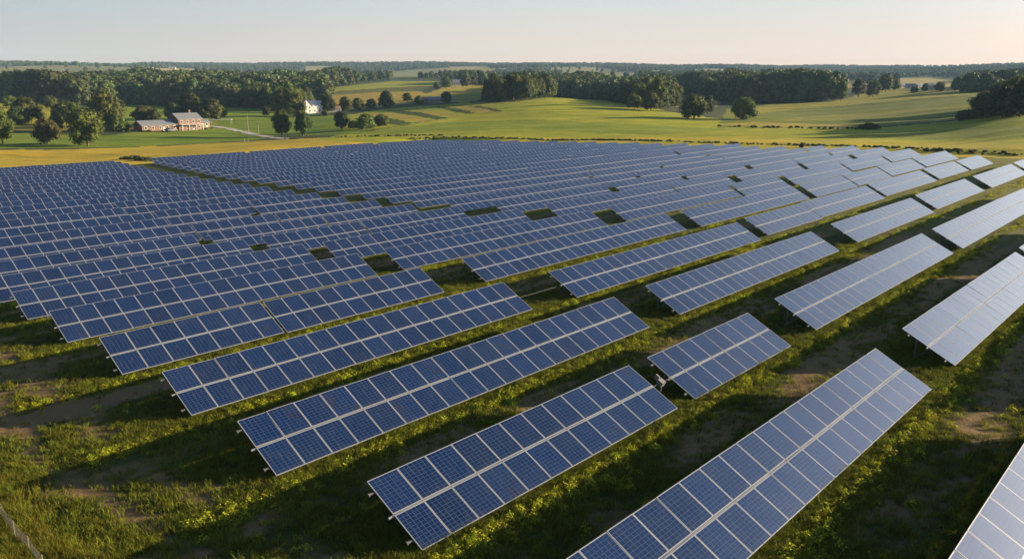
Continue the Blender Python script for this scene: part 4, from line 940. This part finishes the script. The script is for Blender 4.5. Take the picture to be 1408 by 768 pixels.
# gravel lane
def lane(pts, wdt, name):
    P = []
    for i in range(len(pts) - 1):
        for k in range(12):
            t = k/12; g = ground_at(pts[i][0]*(1-t) + pts[i+1][0]*t, pts[i][1]*(1-t) + pts[i+1][1]*t); P.append(g[:2])
    P = np.array(P); K = np.ones(9)/9; Q = np.stack([np.convolve(np.pad(P[:, i], 4, 'edge'), K, 'valid') for i in (0, 1)], 1)
    T = np.gradient(Q, axis=0); T /= np.linalg.norm(T, axis=1)[:, None] + 1e-9; Nn = np.stack([-T[:, 1], T[:, 0]], 1)
    mb = MB(); rows = []
    for f in (-1, -0.5, 0, 0.5, 1): E_ = Q + Nn*wdt/2*f; rows.append(np.stack([E_[:, 0], E_[:, 1], H(E_[:, 0], E_[:, 1]) + 0.12], 1))
    for i in range(len(Q) - 1):
        for j in range(4): mb.quad(tuple(rows[j][i]), tuple(rows[j][i+1]), tuple(rows[j+1][i+1]), tuple(rows[j+1][i]))
    tag(add(name, mb.mesh(name, [M_gravel])), kind='structure')
lane([(284, 173), (300, 174.5), (320, 178), (341, 183), (360, 187), (380, 190), (400, 191)], 5.0, 'lane')
def pole(px, py, hpx, label, arm=True):
    x, y, z, d = ground_at(px, py); h = hpx*(y*CT - (z - CAMZ)*ST)/F
    root = bpy.data.objects.new('utility_pole', None); C.objects.link(root); root.location = (x, y, z); root.rotation_euler = (0, 0, 0.3); tag(root, label, 'utility pole')
    mb = MB(); mb.bar((0, 0, -0.5), (0, 0, h), 0.22, 0.15, 8); add('pole', mb.mesh('pole', [M_wood]), root)
    if arm: mb = MB(); mb.box(-1.1, 1.1, -0.25, -0.12, h - 0.9, h - 0.7); add('crossarm', mb.mesh('crossarm', [M_wood]), root)
pole(341.5, 182.5, 26, 'taller wooden utility pole beside the gravel lane'); pole(355.5, 185, 17, 'shorter wooden utility pole beside the gravel lane')
for px, lb in ((336, 'left one of two short wooden gate posts below the lane'), (341, 'right one of two short wooden gate posts below the lane')):
    x, y, z, d = ground_at(px, 195.5); mb = MB(); mb.box(-0.12, 0.12, -0.12, 0.12, -0.3, 1.7); mb.box(-0.15, 0.15, -0.15, 0.15, 1.7, 1.78)
    tag(add('gate_post', mb.mesh('gate_post', [M_wood]), loc=(x, y, z)), lb, 'post')
# wire fence on the bank, lower left
fp = [ground_at(*p) for p in ((-34, 668), (0, 711), (22, 743), (42, 765), (62, 792))]
fr_ = bpy.data.objects.new('wire_fence', None); C.objects.link(fr_); fr_.location = fp[2][:3]; tag(fr_, 'low wire mesh fence with a sagging top wire on the grassy bank, bottom left', 'fence')
o0 = Vector(fp[2][:3])
for p in fp: q = Vector(p[:3]) - o0; mb = MB(); mb.bar(q + Vector((0, 0, -0.4)), q + Vector((0, 0, 0.98)), 0.022, n=6); add('post', mb.mesh('post', [M_wood]), fr_)
mt_, mw_ = MB(), MB()
for a_, b_ in zip(fp[:-1], fp[1:]):
    A, B = Vector(a_[:3]) - o0, Vector(b_[:3]) - o0
    for i in range(8):
        s0, s1 = i/8, (i + 1)/8; sag = lambda t: -0.12*math.sin(math.pi*t)
        p, q = A.lerp(B, s0), A.lerp(B, s1)
        mt_.bar(p + Vector((0, 0, 0.97 + sag(s0))), q + Vector((0, 0, 0.97 + sag(s1))), 0.008, n=5)
        for hh in (0.18, 0.36, 0.54, 0.72, 0.86): mw_.bar(p + Vector((0, 0, hh + sag(s0)*hh)), q + Vector((0, 0, hh + sag(s1)*hh)), 0.0028, n=3)
        for j in range(3): t = s0 + (s1 - s0)*j/3; m_ = A.lerp(B, t); mw_.bar(m_, m_ + Vector((0, 0, 0.96 + sag(t))), 0.0028, n=3)
add('top_wire', mt_.mesh('top_wire', [plain('dull wire', (0.16, 0.15, 0.13), 0.8)]), fr_); add('wire_mesh', mw_.mesh('wire_mesh', [M_dark]), fr_)

# ------------------------------------------------------------------ air: even pale haze round the camera and the whole scene
mb = MB(); mb.box(-7900, 7900, -7900, 7900, -60, 320); hz = add('haze', mb.mesh('haze', [])); tag(hz, 'thin pale evening haze lying over the far hills', 'haze', kind='stuff')
m = bpy.data.materials.new('haze'); m.use_nodes = True; t = m.node_tree; t.nodes.clear()
pv = t.nodes.new('ShaderNodeVolumePrincipled'); pv.inputs['Color'].default_value = (0.42, 0.68, 1.0, 1); pv.inputs['Density'].default_value = 0.00005; pv.inputs['Anisotropy'].default_value = 0.0
ou = t.nodes.new('ShaderNodeOutputMaterial'); t.links.new(pv.outputs[0], ou.inputs['Volume']); hz.data.materials.append(m)
